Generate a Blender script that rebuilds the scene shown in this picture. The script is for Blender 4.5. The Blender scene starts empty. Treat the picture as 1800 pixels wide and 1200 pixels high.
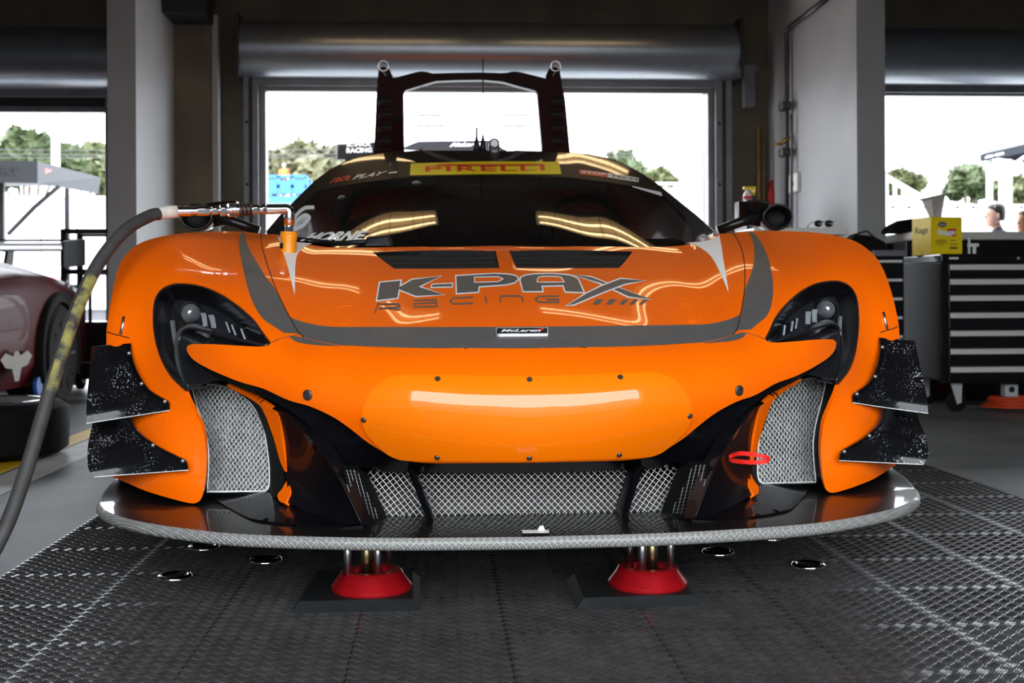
import bpy, bmesh, math, random
import numpy as np
from mathutils import Vector, Matrix
from mathutils.geometry import delaunay_2d_cdt
random.seed(7)
SC = bpy.context.scene
COL = SC.collection
R = math.radians
# ------------------------------------------------------------------ camera
F, TH, CH, CYP, ROLL = 2100.0, R(3.95), 0.684, 522.5, 0.005
CAMP = Vector((0, 0, CH))
_r0 = Vector((math.cos(TH), -math.sin(TH), 0)); _up = Vector((0, 0, 1))
CF = Vector((math.sin(TH), math.cos(TH), 0))
CR = _r0*math.cos(ROLL) - _up*math.sin(ROLL)
CU = _up*math.cos(ROLL) + _r0*math.sin(ROLL)
cam = bpy.data.cameras.new('camera'); camo = bpy.data.objects.new('camera', cam); COL.objects.link(camo)
cam.lens = 36*F/1800; cam.sensor_width = 36; cam.sensor_fit = 'HORIZONTAL'
cam.shift_y = -(600-CYP)/1800; cam.clip_start = .05; cam.clip_end = 500
camo.matrix_world = Matrix(((CR.x, CU.x, -CF.x, 0), (CR.y, CU.y, -CF.y, 0), (CR.z, CU.z, -CF.z, CH), (0, 0, 0, 1)))
cam.dof.use_dof = True; cam.dof.focus_distance = 2.75; cam.dof.aperture_fstop = 6.3
SC.camera = camo
# ------------------------------------------------------------------ world, sun, exposure
wd = bpy.data.worlds.new('sky'); SC.world = wd; wd.use_nodes = True
_bg = wd.node_tree.nodes['Background']; _bg.inputs[0].default_value = (.86, .93, 1, 1); _bg.inputs[1].default_value = 10.5
sl = bpy.data.lights.new('sun', 'SUN'); sl.energy = 12.0; sl.angle = R(3); sl.color = (1, .95, .88)
so = bpy.data.objects.new('sun', sl); COL.objects.link(so); so.rotation_euler = (R(-32), R(10), 0); so.location = (0, 30, 40)
vs = SC.view_settings; vs.view_transform = 'Standard'; vs.look = 'None'; vs.gamma = 1; vs.use_curve_mapping = False; vs.exposure = 0.0
# ------------------------------------------------------------------ pixel -> place
def ray(px, py): return CF + CR*((px-900)/F) + CU*((CYP-py)/F)
def at_y(px, py, Y): d = ray(px, py); return CAMP + d*(Y/d.y)
def at_z(px, py, z=0.0): d = ray(px, py); return CAMP + d*((z-CH)/d.z)
BR = -R(0.46)                                   # the building and its floor stand half a degree off the car's axis
def to_b(p): c, s = math.cos(-BR), math.sin(-BR); return Vector((p.x*c-p.y*s, p.x*s+p.y*c, p.z))
def from_b(p): c, s = math.cos(BR), math.sin(BR); p = Vector(p); return Vector((p.x*c-p.y*s, p.x*s+p.y*c, p.z))
def bat(px, py, Y):
    d = to_b(ray(px, py)); return CAMP + d*(Y/d.y)
def batx(px, py, X):
    d = to_b(ray(px, py)); return CAMP + d*(X/d.x)
# ------------------------------------------------------------------ materials
MATS = {}
def mat(name, col=(.5, .5, .5), rough=.5, metal=0.0, coat=0.0, emit=None, estr=0, trans=0.0, alpha=1.0, noise=None, bump=None, spec=.5, ior=1.45, coat_r=.03, var=None):
    """procedural principled material; noise=(scale, amount) varies the colour, bump=(scale, strength), var=(scale, col2, lo, hi) mixes a second colour in patches"""
    if name in MATS: return MATS[name]
    m = bpy.data.materials.new(name); m.use_nodes = True; nt = m.node_tree; b = nt.nodes['Principled BSDF']
    b.inputs['Base Color'].default_value = (*col, 1); b.inputs['Roughness'].default_value = rough; b.inputs['Metallic'].default_value = metal
    b.inputs['Coat Weight'].default_value = coat; b.inputs['Coat Roughness'].default_value = coat_r; b.inputs['Transmission Weight'].default_value = trans
    b.inputs['Alpha'].default_value = alpha; b.inputs['Specular IOR Level'].default_value = spec; b.inputs['IOR'].default_value = ior
    if emit: b.inputs['Emission Color'].default_value = (*emit, 1); b.inputs['Emission Strength'].default_value = estr
    tc = None
    def co():
        nonlocal tc
        if tc is None: tc = nt.nodes.new('ShaderNodeTexCoord')
        return tc.outputs['Object']
    base = None
    if var:
        n = nt.nodes.new('ShaderNodeTexNoise'); n.inputs['Scale'].default_value = var[0]; n.inputs['Detail'].default_value = 6; nt.links.new(co(), n.inputs['Vector'])
        r = nt.nodes.new('ShaderNodeValToRGB'); r.color_ramp.elements[0].position = var[2]; r.color_ramp.elements[1].position = var[3]
        r.color_ramp.elements[0].color = (*col, 1); r.color_ramp.elements[1].color = (*var[1], 1)
        nt.links.new(n.outputs['Fac'], r.inputs['Fac']); base = r.outputs['Color']
    if noise:
        n = nt.nodes.new('ShaderNodeTexNoise'); n.inputs['Scale'].default_value = noise[0]; n.inputs['Detail'].default_value = 8; nt.links.new(co(), n.inputs['Vector'])
        mr = nt.nodes.new('ShaderNodeMapRange'); mr.inputs[1].default_value = .3; mr.inputs[2].default_value = .7
        mr.inputs[3].default_value = 1-noise[1]; mr.inputs[4].default_value = 1+noise[1]; nt.links.new(n.outputs['Fac'], mr.inputs[0])
        mx = nt.nodes.new('ShaderNodeMix'); mx.data_type = 'RGBA'; mx.blend_type = 'MULTIPLY'; mx.inputs[0].default_value = 1
        if base: nt.links.new(base, mx.inputs[6])
        else: mx.inputs[6].default_value = (*col, 1)
        nt.links.new(mr.outputs[0], mx.inputs[7]); base = mx.outputs[2]
    if base: nt.links.new(base, b.inputs['Base Color'])
    if bump:
        n = nt.nodes.new('ShaderNodeTexNoise'); n.inputs['Scale'].default_value = bump[0]; n.inputs['Detail'].default_value = 5; nt.links.new(co(), n.inputs['Vector'])
        bp = nt.nodes.new('ShaderNodeBump'); bp.inputs['Strength'].default_value = bump[1]; bp.inputs['Distance'].default_value = .01
        nt.links.new(n.outputs['Fac'], bp.inputs['Height']); nt.links.new(bp.outputs['Normal'], b.inputs['Normal'])
    MATS[name] = m; return m
def weave_mat(name, c0, c1, scale, rough, coat, coat_r=.05):
    """carbon twill: diagonal wave bands in two tones"""
    if name in MATS: return MATS[name]
    m = mat(name, c0, rough, 0, coat, coat_r=coat_r); nt = m.node_tree; b = nt.nodes['Principled BSDF']
    tc = nt.nodes.new('ShaderNodeTexCoord')
    w = nt.nodes.new('ShaderNodeTexWave'); w.bands_direction = 'DIAGONAL'; w.inputs['Scale'].default_value = scale; w.inputs['Distortion'].default_value = .6; w.inputs['Detail Scale'].default_value = 3
    ck = nt.nodes.new('ShaderNodeTexChecker'); ck.inputs['Scale'].default_value = scale*1.6
    nt.links.new(tc.outputs['Object'], w.inputs['Vector']); nt.links.new(tc.outputs['Object'], ck.inputs['Vector'])
    ck.inputs[1].default_value = (1, 1, 1, 1); ck.inputs[2].default_value = (.35, .35, .35, 1)
    mu = nt.nodes.new('ShaderNodeMix'); mu.data_type = 'RGBA'; mu.blend_type = 'MULTIPLY'; mu.inputs[0].default_value = 1
    nt.links.new(w.outputs['Color'], mu.inputs[6]); nt.links.new(ck.outputs['Color'], mu.inputs[7])
    mx = nt.nodes.new('ShaderNodeMix'); mx.data_type = 'RGBA'; mx.inputs[6].default_value = (*c0, 1); mx.inputs[7].default_value = (*c1, 1)
    nt.links.new(mu.outputs[2], mx.inputs[0]); nt.links.new(mx.outputs[2], b.inputs['Base Color'])
    return m
# ------------------------------------------------------------------ mesh building
def wloc(o):
    v = Vector((0, 0, 0))
    while o: v = v + o.location; o = o.parent
    return v
def tag(o, label=None, cat=None, group=None, kind=None):
    if label: o['label'] = label
    if cat: o['category'] = cat
    if group: o['group'] = group
    if kind: o['kind'] = kind
    return o
def thing(name, loc, label, cat, group=None, rz=0):
    o = bpy.data.objects.new(name, None); COL.objects.link(o); o.location = loc; o.rotation_euler[2] = rz; o.empty_display_size = .1
    return tag(o, label, cat, group)
def mk(name, V, Fc, m, parent=None, smooth=False, normals=None, local=False, bevel=0, seg=2, autos=None):
    me = bpy.data.meshes.new(name)
    if parent is not None and not local:
        L = wloc(parent); V = [(v[0]-L.x, v[1]-L.y, v[2]-L.z) for v in V]
    me.from_pydata([tuple(v) for v in V], [], Fc)
    me.materials.append(MATS[m] if isinstance(m, str) else m)
    if smooth: me.polygons.foreach_set('use_smooth', [True]*len(me.polygons))
    if normals is not None: me.normals_split_custom_set(normals)
    elif autos: me.set_sharp_from_angle(angle=R(autos))
    me.update()
    o = bpy.data.objects.new(name, me); COL.objects.link(o)
    if parent is not None: o.parent = parent
    if bevel:
        b = o.modifiers.new('bevel', 'BEVEL'); b.width = bevel; b.segments = seg; b.limit_method = 'ANGLE'; b.harden_normals = False
    return o
class G:
    """collects shapes into one mesh"""
    def __init__(s): s.v = []; s.f = []
    def add(s, V, Fc):
        n = len(s.v); s.v += [tuple(v) for v in V]; s.f += [tuple(i+n for i in f) for f in Fc]; return s
    def box(s, x0, x1, y0, y1, z0, z1, M=None):
        V = [(x, y, z) for z in (z0, z1) for y in (y0, y1) for x in (x0, x1)]
        if M is not None: V = [M @ Vector(v) for v in V]
        return s.add(V, [(0, 2, 3, 1), (4, 5, 7, 6), (0, 1, 5, 4), (2, 6, 7, 3), (0, 4, 6, 2), (1, 3, 7, 5)])
    def hexa(s, b, t):                           # bottom quad, top quad (same winding)
        return s.add(list(b)+list(t), [(3, 2, 1, 0), (4, 5, 6, 7), (0, 1, 5, 4), (1, 2, 6, 5), (2, 3, 7, 6), (3, 0, 4, 7)])
    def tube(s, pts, r, seg=12, cap=True, closed=False):
        pts = [Vector(p) for p in pts]; n = len(pts); rs = r if isinstance(r, (list, tuple)) else [r]*n
        V = []; prev = None
        for i, p in enumerate(pts):
            a = pts[(i-1) % n] if closed else pts[max(i-1, 0)]; b = pts[(i+1) % n] if closed else pts[min(i+1, n-1)]
            t = (b-a); t = t.normalized() if t.length > 1e-9 else Vector((0, 0, 1))
            if prev is None: x = t.orthogonal().normalized()
            else: x = (prev - t*prev.dot(t)); x = x.normalized() if x.length > 1e-9 else t.orthogonal().normalized()
            prev = x; y = t.cross(x)
            V += [p + (x*math.cos(2*math.pi*k/seg) + y*math.sin(2*math.pi*k/seg))*rs[i] for k in range(seg)]
        Fc = []
        for i in range(n if closed else n-1):
            j = (i+1) % n
            Fc += [(i*seg+k, i*seg+(k+1) % seg, j*seg+(k+1) % seg, j*seg+k) for k in range(seg)]
        if cap and not closed: Fc += [tuple(reversed(range(seg))), tuple((n-1)*seg+k for k in range(seg))]
        return s.add(V, Fc)
    def cyl(s, a, b, r, seg=20): return s.tube([a, b], r, seg)
    def lathe(s, prof, c=(0, 0, 0), ax=(0, 0, 1), seg=32, cap=True):   # prof: (radius, along)
        ax = Vector(ax).normalized(); x = ax.orthogonal().normalized(); y = ax.cross(x); c = Vector(c); V = []
        for r, h in prof: V += [c + ax*h + (x*math.cos(2*math.pi*k/seg) + y*math.sin(2*math.pi*k/seg))*r for k in range(seg)]
        Fc = [(i*seg+k, i*seg+(k+1) % seg, (i+1)*seg+(k+1) % seg, (i+1)*seg+k) for i in range(len(prof)-1) for k in range(seg)]
        if cap: Fc += [tuple(reversed(range(seg))), tuple((len(prof)-1)*seg+k for k in range(seg))]
        return s.add(V, Fc)
    def loft(s, rings, closed=True, cap=False):
        n = len(rings[0]); V = [p for r in rings for p in r]; m = n if closed else n-1
        Fc = [(i*n+k, i*n+(k+1) % n, (i+1)*n+(k+1) % n, (i+1)*n+k) for i in range(len(rings)-1) for k in range(m)]
        if cap: Fc += [tuple(reversed(range(n))), tuple((len(rings)-1)*n+k for k in range(n))]
        return s.add(V, Fc)
    def ball(s, c, r, seg=16, rings=10):
        rx, ry, rz = r if isinstance(r, (list, tuple)) else (r, r, r); V = []
        for i in range(rings+1):
            a = math.pi*i/rings
            V += [(c[0]+rx*math.sin(a)*math.cos(2*math.pi*k/seg), c[1]+ry*math.sin(a)*math.sin(2*math.pi*k/seg), c[2]+rz*math.cos(a)) for k in range(seg)]
        return s.add(V, [(i*seg+k, (i+1)*seg+k, (i+1)*seg+(k+1) % seg, i*seg+(k+1) % seg) for i in range(rings) for k in range(seg)])
    def prism(s, poly, off):                     # flat polygon (3-D points) pushed along off
        n = len(poly); off = Vector(off); P = [Vector(p) for p in poly]
        return s.add(P+[p+off for p in P], [tuple(reversed(range(n))), tuple(range(n, 2*n))]+[(k, (k+1) % n, n+(k+1) % n, n+k) for k in range(n)])
    def out(s, name, m, parent=None, **k): return mk(name, s.v, s.f, m, parent, **k)
def crom(P, k=6, closed=False):
    """Catmull-Rom through the points"""
    P = [np.array(p, float) for p in P]; n = len(P); o = []
    if n < 3 and not closed: return [tuple(P[0]*(1-t/k)+P[1]*t/k) for t in range(k)]+[tuple(P[1])]
    for i in range(n if closed else n-1):
        p0 = P[(i-1) % n] if (closed or i > 0) else 2*P[0]-P[1]; p1 = P[i]; p2 = P[(i+1) % n]; p3 = P[(i+2) % n] if (closed or i+2 < n) else 2*P[n-1]-P[n-2]
        for t in range(k):
            t = t/k; o.append(tuple(.5*((2*p1)+(-p0+p2)*t+(2*p0-5*p1+4*p2-p3)*t*t+(-p0+3*p1-3*p2+p3)*t**3)))
    if not closed: o.append(tuple(P[-1]))
    return o
def resample(P, n, closed=False):
    P = np.array(P, float)
    if closed: P = np.vstack([P, P[:1]])
    d = np.r_[0, np.cumsum(np.linalg.norm(np.diff(P, axis=0), axis=1))]
    t = np.linspace(0, d[-1], n+1)[:-1] if closed else np.linspace(0, d[-1], n)
    return np.stack([np.interp(t, d, P[:, j]) for j in range(P.shape[1])], 1)
def inpoly(x, y, poly):
    x = np.asarray(x); y = np.asarray(y); c = np.zeros(x.shape, bool); n = len(poly); j = n-1
    for i in range(n):
        xi, yi = poly[i]; xj, yj = poly[j]
        if yi != yj:
            m = ((yi > y) != (yj > y)) & (x < (xj-xi)*(y-yi)/(yj-yi)+xi); c ^= m
        j = i
    return c
def text_mesh(body, bold=0.0, shear=0.0, align='CENTER', space=1.0):
    """flat letters as (verts, triangles) in a box 0..1 x 0..1"""
    cu = bpy.data.curves.new('t', 'FONT'); cu.body = body; cu.offset = bold; cu.shear = shear; cu.space_character = space; cu.resolution_u = 3; cu.fill_mode = 'FRONT'
    ob = bpy.data.objects.new('t', cu); me = bpy.data.meshes.new_from_object(ob)
    V = np.array([v.co[:2] for v in me.vertices]); Fc = [tuple(p.vertices) for p in me.polygons]
    bpy.data.objects.remove(ob); bpy.data.curves.remove(cu); bpy.data.meshes.remove(me)
    a, b = V.min(0), V.max(0); V = (V-a)/(b-a)
    return V, Fc
def text_on(name, body, quad, m, parent, bold=.0, shear=0, space=1.0, off=None, local=False):
    """letters stretched on a flat quad (bottom-left, bottom-right, top-right, top-left) in space"""
    V, Fc = text_mesh(body, bold, shear, space=space); a, b, c, d = [Vector(q) for q in quad]
    o = Vector(off) if off else Vector((0, 0, 0))
    W = [(a*(1-x)+b*x)*(1-y)+(d*(1-x)+c*x)*y+o for x, y in V]
    return mk(name, W, Fc, m, parent, local=local)
# ================================================================== setting
mat('concrete_floor', (.11, .115, .12), .5, spec=.25, noise=(3, .25), bump=(60, .05))
mat('tile_black', (.040, .038, .037), .32, noise=(14, .25), spec=.5)
mat('wall_grey', (.29, .295, .305), .55, noise=(2.5, .06), bump=(25, .06))
mat('wall_brown', (.085, .070, .050), .8, var=(2.2, (.13, .108, .078), .4, .68), bump=(12, .3))
mat('ceiling_paint', (.045, .038, .030), .8, noise=(2, .15))
mat('yellow_line', (.72, .46, .01), .5, noise=(9, .15))
mat('grey_line', (.42, .42, .42), .5, noise=(9, .15))
mat('shutter_metal', (.23, .25, .28), .30, .75, noise=(5, .06))
mat('frame_metal', (.15, .15, .16), .42, .5, noise=(6, .15))
mat('frame_dark', (.018, .018, .020), .5, spec=.3)
mat('asphalt', (.36, .36, .36), .8, noise=(1.5, .15))
mat('lane_asphalt', (.06, .06, .062), .85, noise=(1.5, .15))
mat('pipe_dark', (.05, .05, .05), .4, .6)
mat('white_plastic', (.72, .72, .70), .4)
mat('brass', (.45, .30, .10), .35, .9)
mat('chrome', (.82, .82, .84), .12, 1.0)
mat('steel', (.55, .55, .56), .28, 1.0)
mat('black_rubber', (.008, .008, .008), .7, spec=.06)
mat('black_plastic', (.009, .009, .010), .4, spec=.3)
def bstruct(name, g, m, parent=None, **k):
    o = g.out(name, m, parent, **k)
    if parent is None: o.rotation_euler[2] = BR; o['kind'] = 'structure'
    return o
floor = bstruct('floor', G().box(-9, 10, -.6, 10.1, -.16, -.010), 'concrete_floor')
# tread tiles: one mesh shared by every tile
def tread_tile():
    T, a, g = .305, .0245, G(); e = .0012; t = .011
    g.box(e, T-e, e, T-e, -t, 0)
    q = math.sqrt(.5); n = int(T/a)+4
    for i in range(-n, n*2):
        for j in range(-n*2, n*2):
            cx, cy = (i-j)*a*q, (i+j)*a*q
            if not (.0085 < cx < T-.0085 and .0085 < cy < T-.0085): continue
            d = Vector((q, q, 0)) if (i+j) % 2 else Vector((-q, q, 0)); p = Vector((-d.y, d.x, 0)); c = Vector((cx, cy, 0))
            for k in range(5):
                m = c + p*(k-2)*a*.20; L = a*.46*(1-.05*abs(k-2)); w = a*.075; h = .0021
                g.add([m-d*L, m+p*w-d*L*.3, m+d*L, m-p*w+d*L*.3, m-d*L*.7+_up*h, m+d*L*.7+_up*h], [(0, 4, 5, 1), (1, 5, 2), (2, 5, 4, 3), (3, 4, 0)])
    return g
tile0 = tread_tile().out('floor_tile', 'tile_black', floor)
for ix in range(10):
    for iy in range(21):
        o = tile0 if ix == iy == 0 else tile0.copy()
        if o is not tile0: COL.objects.link(o); o.parent = floor
        o.location = (-1.088+.305*ix, .59+.305*iy, 0)
        if (ix+iy) % 2: o.rotation_euler[2] = 0
for n_, x0, x1, m_ in (('floor_line', -1.87, -1.755, 'yellow_line'), ('floor_line', -1.73, -1.56, 'grey_line')):
    bstruct(n_, G().box(x0, x1, .0, 10.0, -.0105, -.0075), m_, floor)
# back wall of three bays with a door opening each
YB = 10.0; ZC = 3.75
OPN = [(-6.55, -2.62, 2.62), (-1.47, 2.29, 2.48), (3.62, 7.4, 2.48)]
wb = G(); xs = -9.0
for x0, x1, zt in OPN:
    wb.box(xs, x0, YB, YB+.25, -.15, ZC); wb.box(x0, x1, YB, YB+.25, zt, ZC); xs = x1
wb.box(xs, 10, YB, YB+.25, -.15, ZC)
wall_back = bstruct('wall_back', wb, 'wall_brown')
wall_left = bstruct('wall_left', G().box(-2.285, -2.09, 8.42, YB, -.012, ZC), 'wall_grey')
wall_right = bstruct('wall_right', G().box(2.80, 2.995, 7.85, YB, -.012, ZC), 'wall_grey')
post = bstruct('trim_1', G().box(-2.09, -1.80, 9.62, YB, -.012, 3.2), 'wall_brown')
bstruct('trim_2', G().box(-1.80, -1.755, 9.66, 9.76, -.012, 2.95), 'wall_grey')
bstruct('trim_3', G().box(-2.09, -1.78, 9.2, 9.62, 2.86, 3.2), 'frame_dark')
ceiling = bstruct('ceiling', G().box(-9, 10, -.6, YB+.25, ZC, ZC+.2), 'ceiling_paint')
wf = G(); xs = -9.0
for x0, x1 in ((-1.85, 2.7),):
    wf.box(xs, x0, -.85, -.6, -.16, ZC); wf.box(x0, x1, -.85, -.6, 3.0, ZC); xs = x1
wf.box(xs, 10, -.85, -.6, -.16, ZC)
wall_front = bstruct('wall_front', wf, 'wall_grey')
bstruct('wall_end_left', G().box(-9.2, -9, -.85, YB+.25, -.16, ZC), 'wall_grey')
bstruct('wall_end_right', G().box(10, 10.2, -.85, YB+.25, -.16, ZC), 'wall_grey')
ground = G().box(-70, 70, YB+.25, 110, -.3, -.03).out('ground', 'asphalt'); ground['kind'] = 'structure'
lane = G().box(-70, 70, -40, -.85, -.3, -.03).out('pit_lane', 'lane_asphalt'); lane['kind'] = 'structure'
# the pit wall and buildings across the lane, behind the viewer
pw = G().box(-30, 30, -14.4, -14, -.03, 1.1)
for i in range(26):
    x = -30+i*2.3; h = 2.4+random.random()*1.1; pw.box(x, x+2.3, -17.5, -16, -.03, h)
mat('pit_concrete', (.26, .25, .24), .8, noise=(1, .2))
pw.out('wall_pit', 'pit_concrete')['kind'] = 'structure'
# ------------------------------------------------------------------ roller doors
def roller(label, x0, x1, zc, r, yc, zbar, rails):
    t = thing('roller_door', from_b((x0*.5+x1*.5, yc, 0)), label, 'roller door', 'roller doors of the three garage bays', BR)
    cx = x0*.5+x1*.5; w = (x1-x0)/2
    g = G(); pr = []
    for k in range(25):
        a = math.pi*2*k/24; pr.append((math.cos(a)*r, math.sin(a)*r))
    g.loft([[(-w, p[0], zc+p[1]) for p in pr[:-1]], [(w, p[0], zc+p[1]) for p in pr[:-1]]], cap=True)
    g.out('coil_housing', 'shutter_metal', t, local=True, smooth=True, autos=40)
    G().box(-w-.03, -w, -r*1.02, r*1.02, zc-r*1.05, zc+r*1.05).box(w, w+.03, -r*1.02, r*1.02, zc-r*1.05, zc+r*1.05).out('end_bracket', 'frame_dark', t, local=True)
    G().box(-w+.08, w-.08, .03, .06, zc-r-.055, zc-r+.02).out('hood_baffle', 'frame_metal', t, local=True, bevel=.006)
    zz = zbar
    while zz < zc+.05: G().box(-w+.08, w-.08, .09, .12, zz, zz+.075).out('curtain_slat', 'frame_dark', t, local=True, bevel=.005); zz += .075
    G().box(-w+.08, w-.08, .07, .14, zbar-.05, zbar).out('bottom_bar', 'frame_metal', t, local=True, bevel=.008)
    for (a, b) in rails:
        g = G(); g.box(a-cx, b-cx, .0, .16, 0, zc-r+.02).out('guide_rail', 'frame_metal', t, local=True, bevel=.006)
        mid = (a+b)/2-cx
        G().box(mid-.014, mid+.014, -.012, .001, 0, zc-r).out('rail_channel', 'frame_dark', t, local=True)
        G().box(b-cx if a < cx else a-cx-.05, b-cx+.05 if a < cx else a-cx, .06, .2, 0, zc-r-.02).out('rail_edge', 'frame_metal', t, local=True, bevel=.006)
        for zz in (.4, 1.0, 1.6, 2.1): G().cyl((a-cx+.03, -.012, zz), (a-cx+.03, 0, zz), .013, 8).out('bolt', 'frame_dark', t, local=True)
    return t
roller('grey steel roller door rolled up above the middle opening behind the car', -1.555, 2.42, 2.68, .228, 9.68, 2.41, ((-1.56, -1.44), (2.27, 2.41)))
roller('dark steel roller door rolled up in the left bay', -6.7, -2.46, 2.60, .245, 9.70, 2.235, ((-6.7, -6.5), (-2.62, -2.45)))
roller('steel roller door with a warm glint in the right bay', 3.5, 7.5, 2.66, .235, 9.68, 2.40, ((3.45, 3.6), (7.35, 7.5)))
# ------------------------------------------------------------------ ceiling lamps
mat('tube_light', (1, .9, .7), .4, emit=(1, .70, .36), estr=8.5)
mat('reflector', (.55, .48, .35), .4)
def lamp(x, y, z, label):
    t = thing('fluorescent_lamp', (x, y, z), label, 'ceiling lamp', 'caged fluorescent lamps under the ceiling')
    L = .62
    g = G(); g.add([(-L, -.19, 0), (L, -.19, 0), (L, -.11, .09), (-L, -.11, .09), (-L, .11, .09), (L, .11, .09), (L, .19, 0), (-L, .19, 0)], [(0, 1, 2, 3), (3, 2, 5, 4), (4, 5, 6, 7)])
    g.out('reflector', 'reflector', t, local=True)
    for s in (-1, 1): G().cyl((-L+.03, s*.085, .045), (L-.03, s*.085, .045), .016, 10).out('lamp_tube', 'tube_light', t, local=True, smooth=True)
    c = G()
    for k in range(17): c.tube([(-L+k*L/8, -.19, -.02), (-L+k*L/8, .19, -.02)], .0022, 4)
    for k in range(6): c.tube([(-L, -.19+k*.076, -.02), (L, -.19+k*.076, -.02)], .0022, 4)
    c.out('wire_guard', 'pipe_dark', t, local=True)
    for s in (-.4, .4): G().cyl((s, 0, .09), (s, 0, ZC-z), .008, 8).out('hanger', 'pipe_dark', t, local=True)
for i, (x, y) in enumerate(((-.72, 6.35), (1.30, 6.35), (-.38, 8.3), (1.28, 8.3))):
    lamp(x, y, 3.2, ('caged twin-tube lamp hanging over the left half of the car', 'caged twin-tube lamp hanging over the right half of the car', 'caged twin-tube lamp near the back door, left one', 'caged twin-tube lamp near the back door, right one')[i])
# portals guide daylight through the openings
def portal(x, y, z, w, h, rx):
    l = bpy.data.lights.new('daylight_portal', 'AREA'); l.shape = 'RECTANGLE'; l.size = w; l.size_y = h; l.cycles.is_portal = True
    o = bpy.data.objects.new('daylight_portal', l); COL.objects.link(o); o.location = from_b((x, y, z)); o.rotation_euler = (rx, 0, BR)
for x0, x1 in ((-1.85, 2.7),): portal((x0+x1)/2, -.7, 1.5, x1-x0, 3.0, R(90))
for x0, x1, zt in OPN: portal((x0+x1)/2, YB+.1, 1.2, x1-x0, 2.5, R(-90))
bstruct('tile_underlay', G().box(-1.088, 1.962, .59, 6.995, -.0105, -.0085), 'black_rubber', floor)
# ================================================================== the racing car
XC = .211
mat('paint_orange', (.90, .130, .0005), .40, .0, .5, noise=(300, .05), coat_r=.02, spec=.08)
mat('paint_black', (.003, .003, .004), .3, 0, .30, coat_r=.03, spec=.10)
mat('stripe_grey', (.085, .080, .078), .45, noise=(40, .1))
mat('decal_white', (.80, .80, .80), .35)
mat('decal_red', (.75, .02, .015), .35)
mat('decal_yellow', (.88, .66, .0), .35)
mat('decal_dark', (.012, .012, .014), .3)
mat('rubber_seal', (.012, .012, .012), .45)
mat('duct_black', (.004, .004, .0045), .6, spec=.15)
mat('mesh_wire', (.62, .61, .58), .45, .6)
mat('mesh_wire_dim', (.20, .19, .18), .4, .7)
mat('cooler_metal', (.30, .305, .31), .4, .75, noise=(70, .45), bump=(160, .6), var=(9, (.12, .12, .125), .45, .7))
mat('radiator', (.13, .13, .125), .45, .4, noise=(30, .2))
mat('bolt_steel', (.30, .29, .28), .35, .9)
mat('seam_dark', (.02, .006, .0), .6)
weave_mat('carbon', (.004, .004, .004), (.010, .009, .008), 60, .4, .32)
MATS['carbon'].node_tree.nodes['Principled BSDF'].inputs['Specular IOR Level'].default_value = .15
weave_mat('carbon_rim', (.10, .098, .092), (.42, .41, .39), 95, .5, .2)
car = thing('race_car', (XC, 3.4, 0), 'orange racing car on air jacks with black splitter, canards and raised engine cover', 'race car')

class Field:
    """smooth skin of the car seen from the front: 1/depth as a thin-plate spline over (side offset u, elevation s); symmetric about the car's axis"""
    KS = 2.7
    def __init__(S, pix=(), cen=(), lam=6e-5):
        P = []
        for px, py, Y in pix:
            p = at_y(px, py, Y); P.append((p.x-XC, (p.z-CH)/Y*S.KS, 1/Y))
        A = [(u, s, w) for u, s, w in P]+[(-u, s, w) for u, s, w in P]+[(0, (z-CH)/Y*S.KS, 1/Y) for Y, z in cen]
        A = np.array(A); S.c = A[:, :2]; n = len(A)
        K = S.ker(S.c, S.c)+lam*np.eye(n); T = np.c_[np.ones(n), S.c]
        M = np.block([[K, T], [T.T, np.zeros((3, 3))]])
        S.k = np.linalg.solve(M, np.r_[A[:, 2], 0, 0, 0])
    @staticmethod
    def ker(a, b):
        d = ((a[:, None]-b[None])**2).sum(2); return d**1.5
    def w(S, u, s):
        q = np.stack([np.ravel(u), np.ravel(s)], 1); return S.ker(q, S.c) @ S.k[:-3]+S.k[-3]+q @ S.k[-2:]
    def P(S, u, s, off=0.0):
        u = np.ravel(np.asarray(u, float)); s = np.ravel(np.asarray(s, float))
        def pos(u, s):
            Y = 1/S.w(u, s); return np.stack([XC+u, Y, CH+s/S.KS*Y], 1)
        p = pos(u, s); e = 1e-4
        n = np.cross(pos(u+e, s)-pos(u-e, s), pos(u, s+e)-pos(u, s-e)); n /= np.linalg.norm(n, axis=1)[:, None]+1e-15
        n *= np.sign((n*(np.array(CAMP)-p)).sum(1))[:, None]
        return p+n*off, n
    def us(S, pts):
        """pixels -> (u, s) on the skin; a pixel given as ('c', y) lies on the car's axis"""
        o = []
        for a, py in pts:
            Y = 2.8
            for _ in range(60):
                if a == 'c':
                    d = XC*CF.x+Y*CF.y; z = CH+((CYP-py)/F*d-(XC*_r0.x+Y*_r0.y)*math.sin(ROLL))/math.cos(ROLL); u = 0.0
                else: p = at_y(a, py, Y); u = p.x-XC; z = p.z
                s = (z-CH)/Y*S.KS; Yn = 1/S.w([u], [s])[0]
                if abs(Yn-Y) < 1e-6: break
                Y = Y*.45+Yn*.55
            o.append((u, s))
        return o
def path(*segs, k=5):
    """smooth runs joined at corners"""
    o = []
    for s in segs:
        c = list(s) if any(isinstance(p[0], str) for p in s) or len(s) < 3 else crom(s, k)
        if o and abs(o[-1][1]-c[0][1]) < .01 and o[-1][0] == c[0][0]: c = c[1:]
        o += c
    if o[0] == o[-1]: o.pop()
    return o
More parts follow.
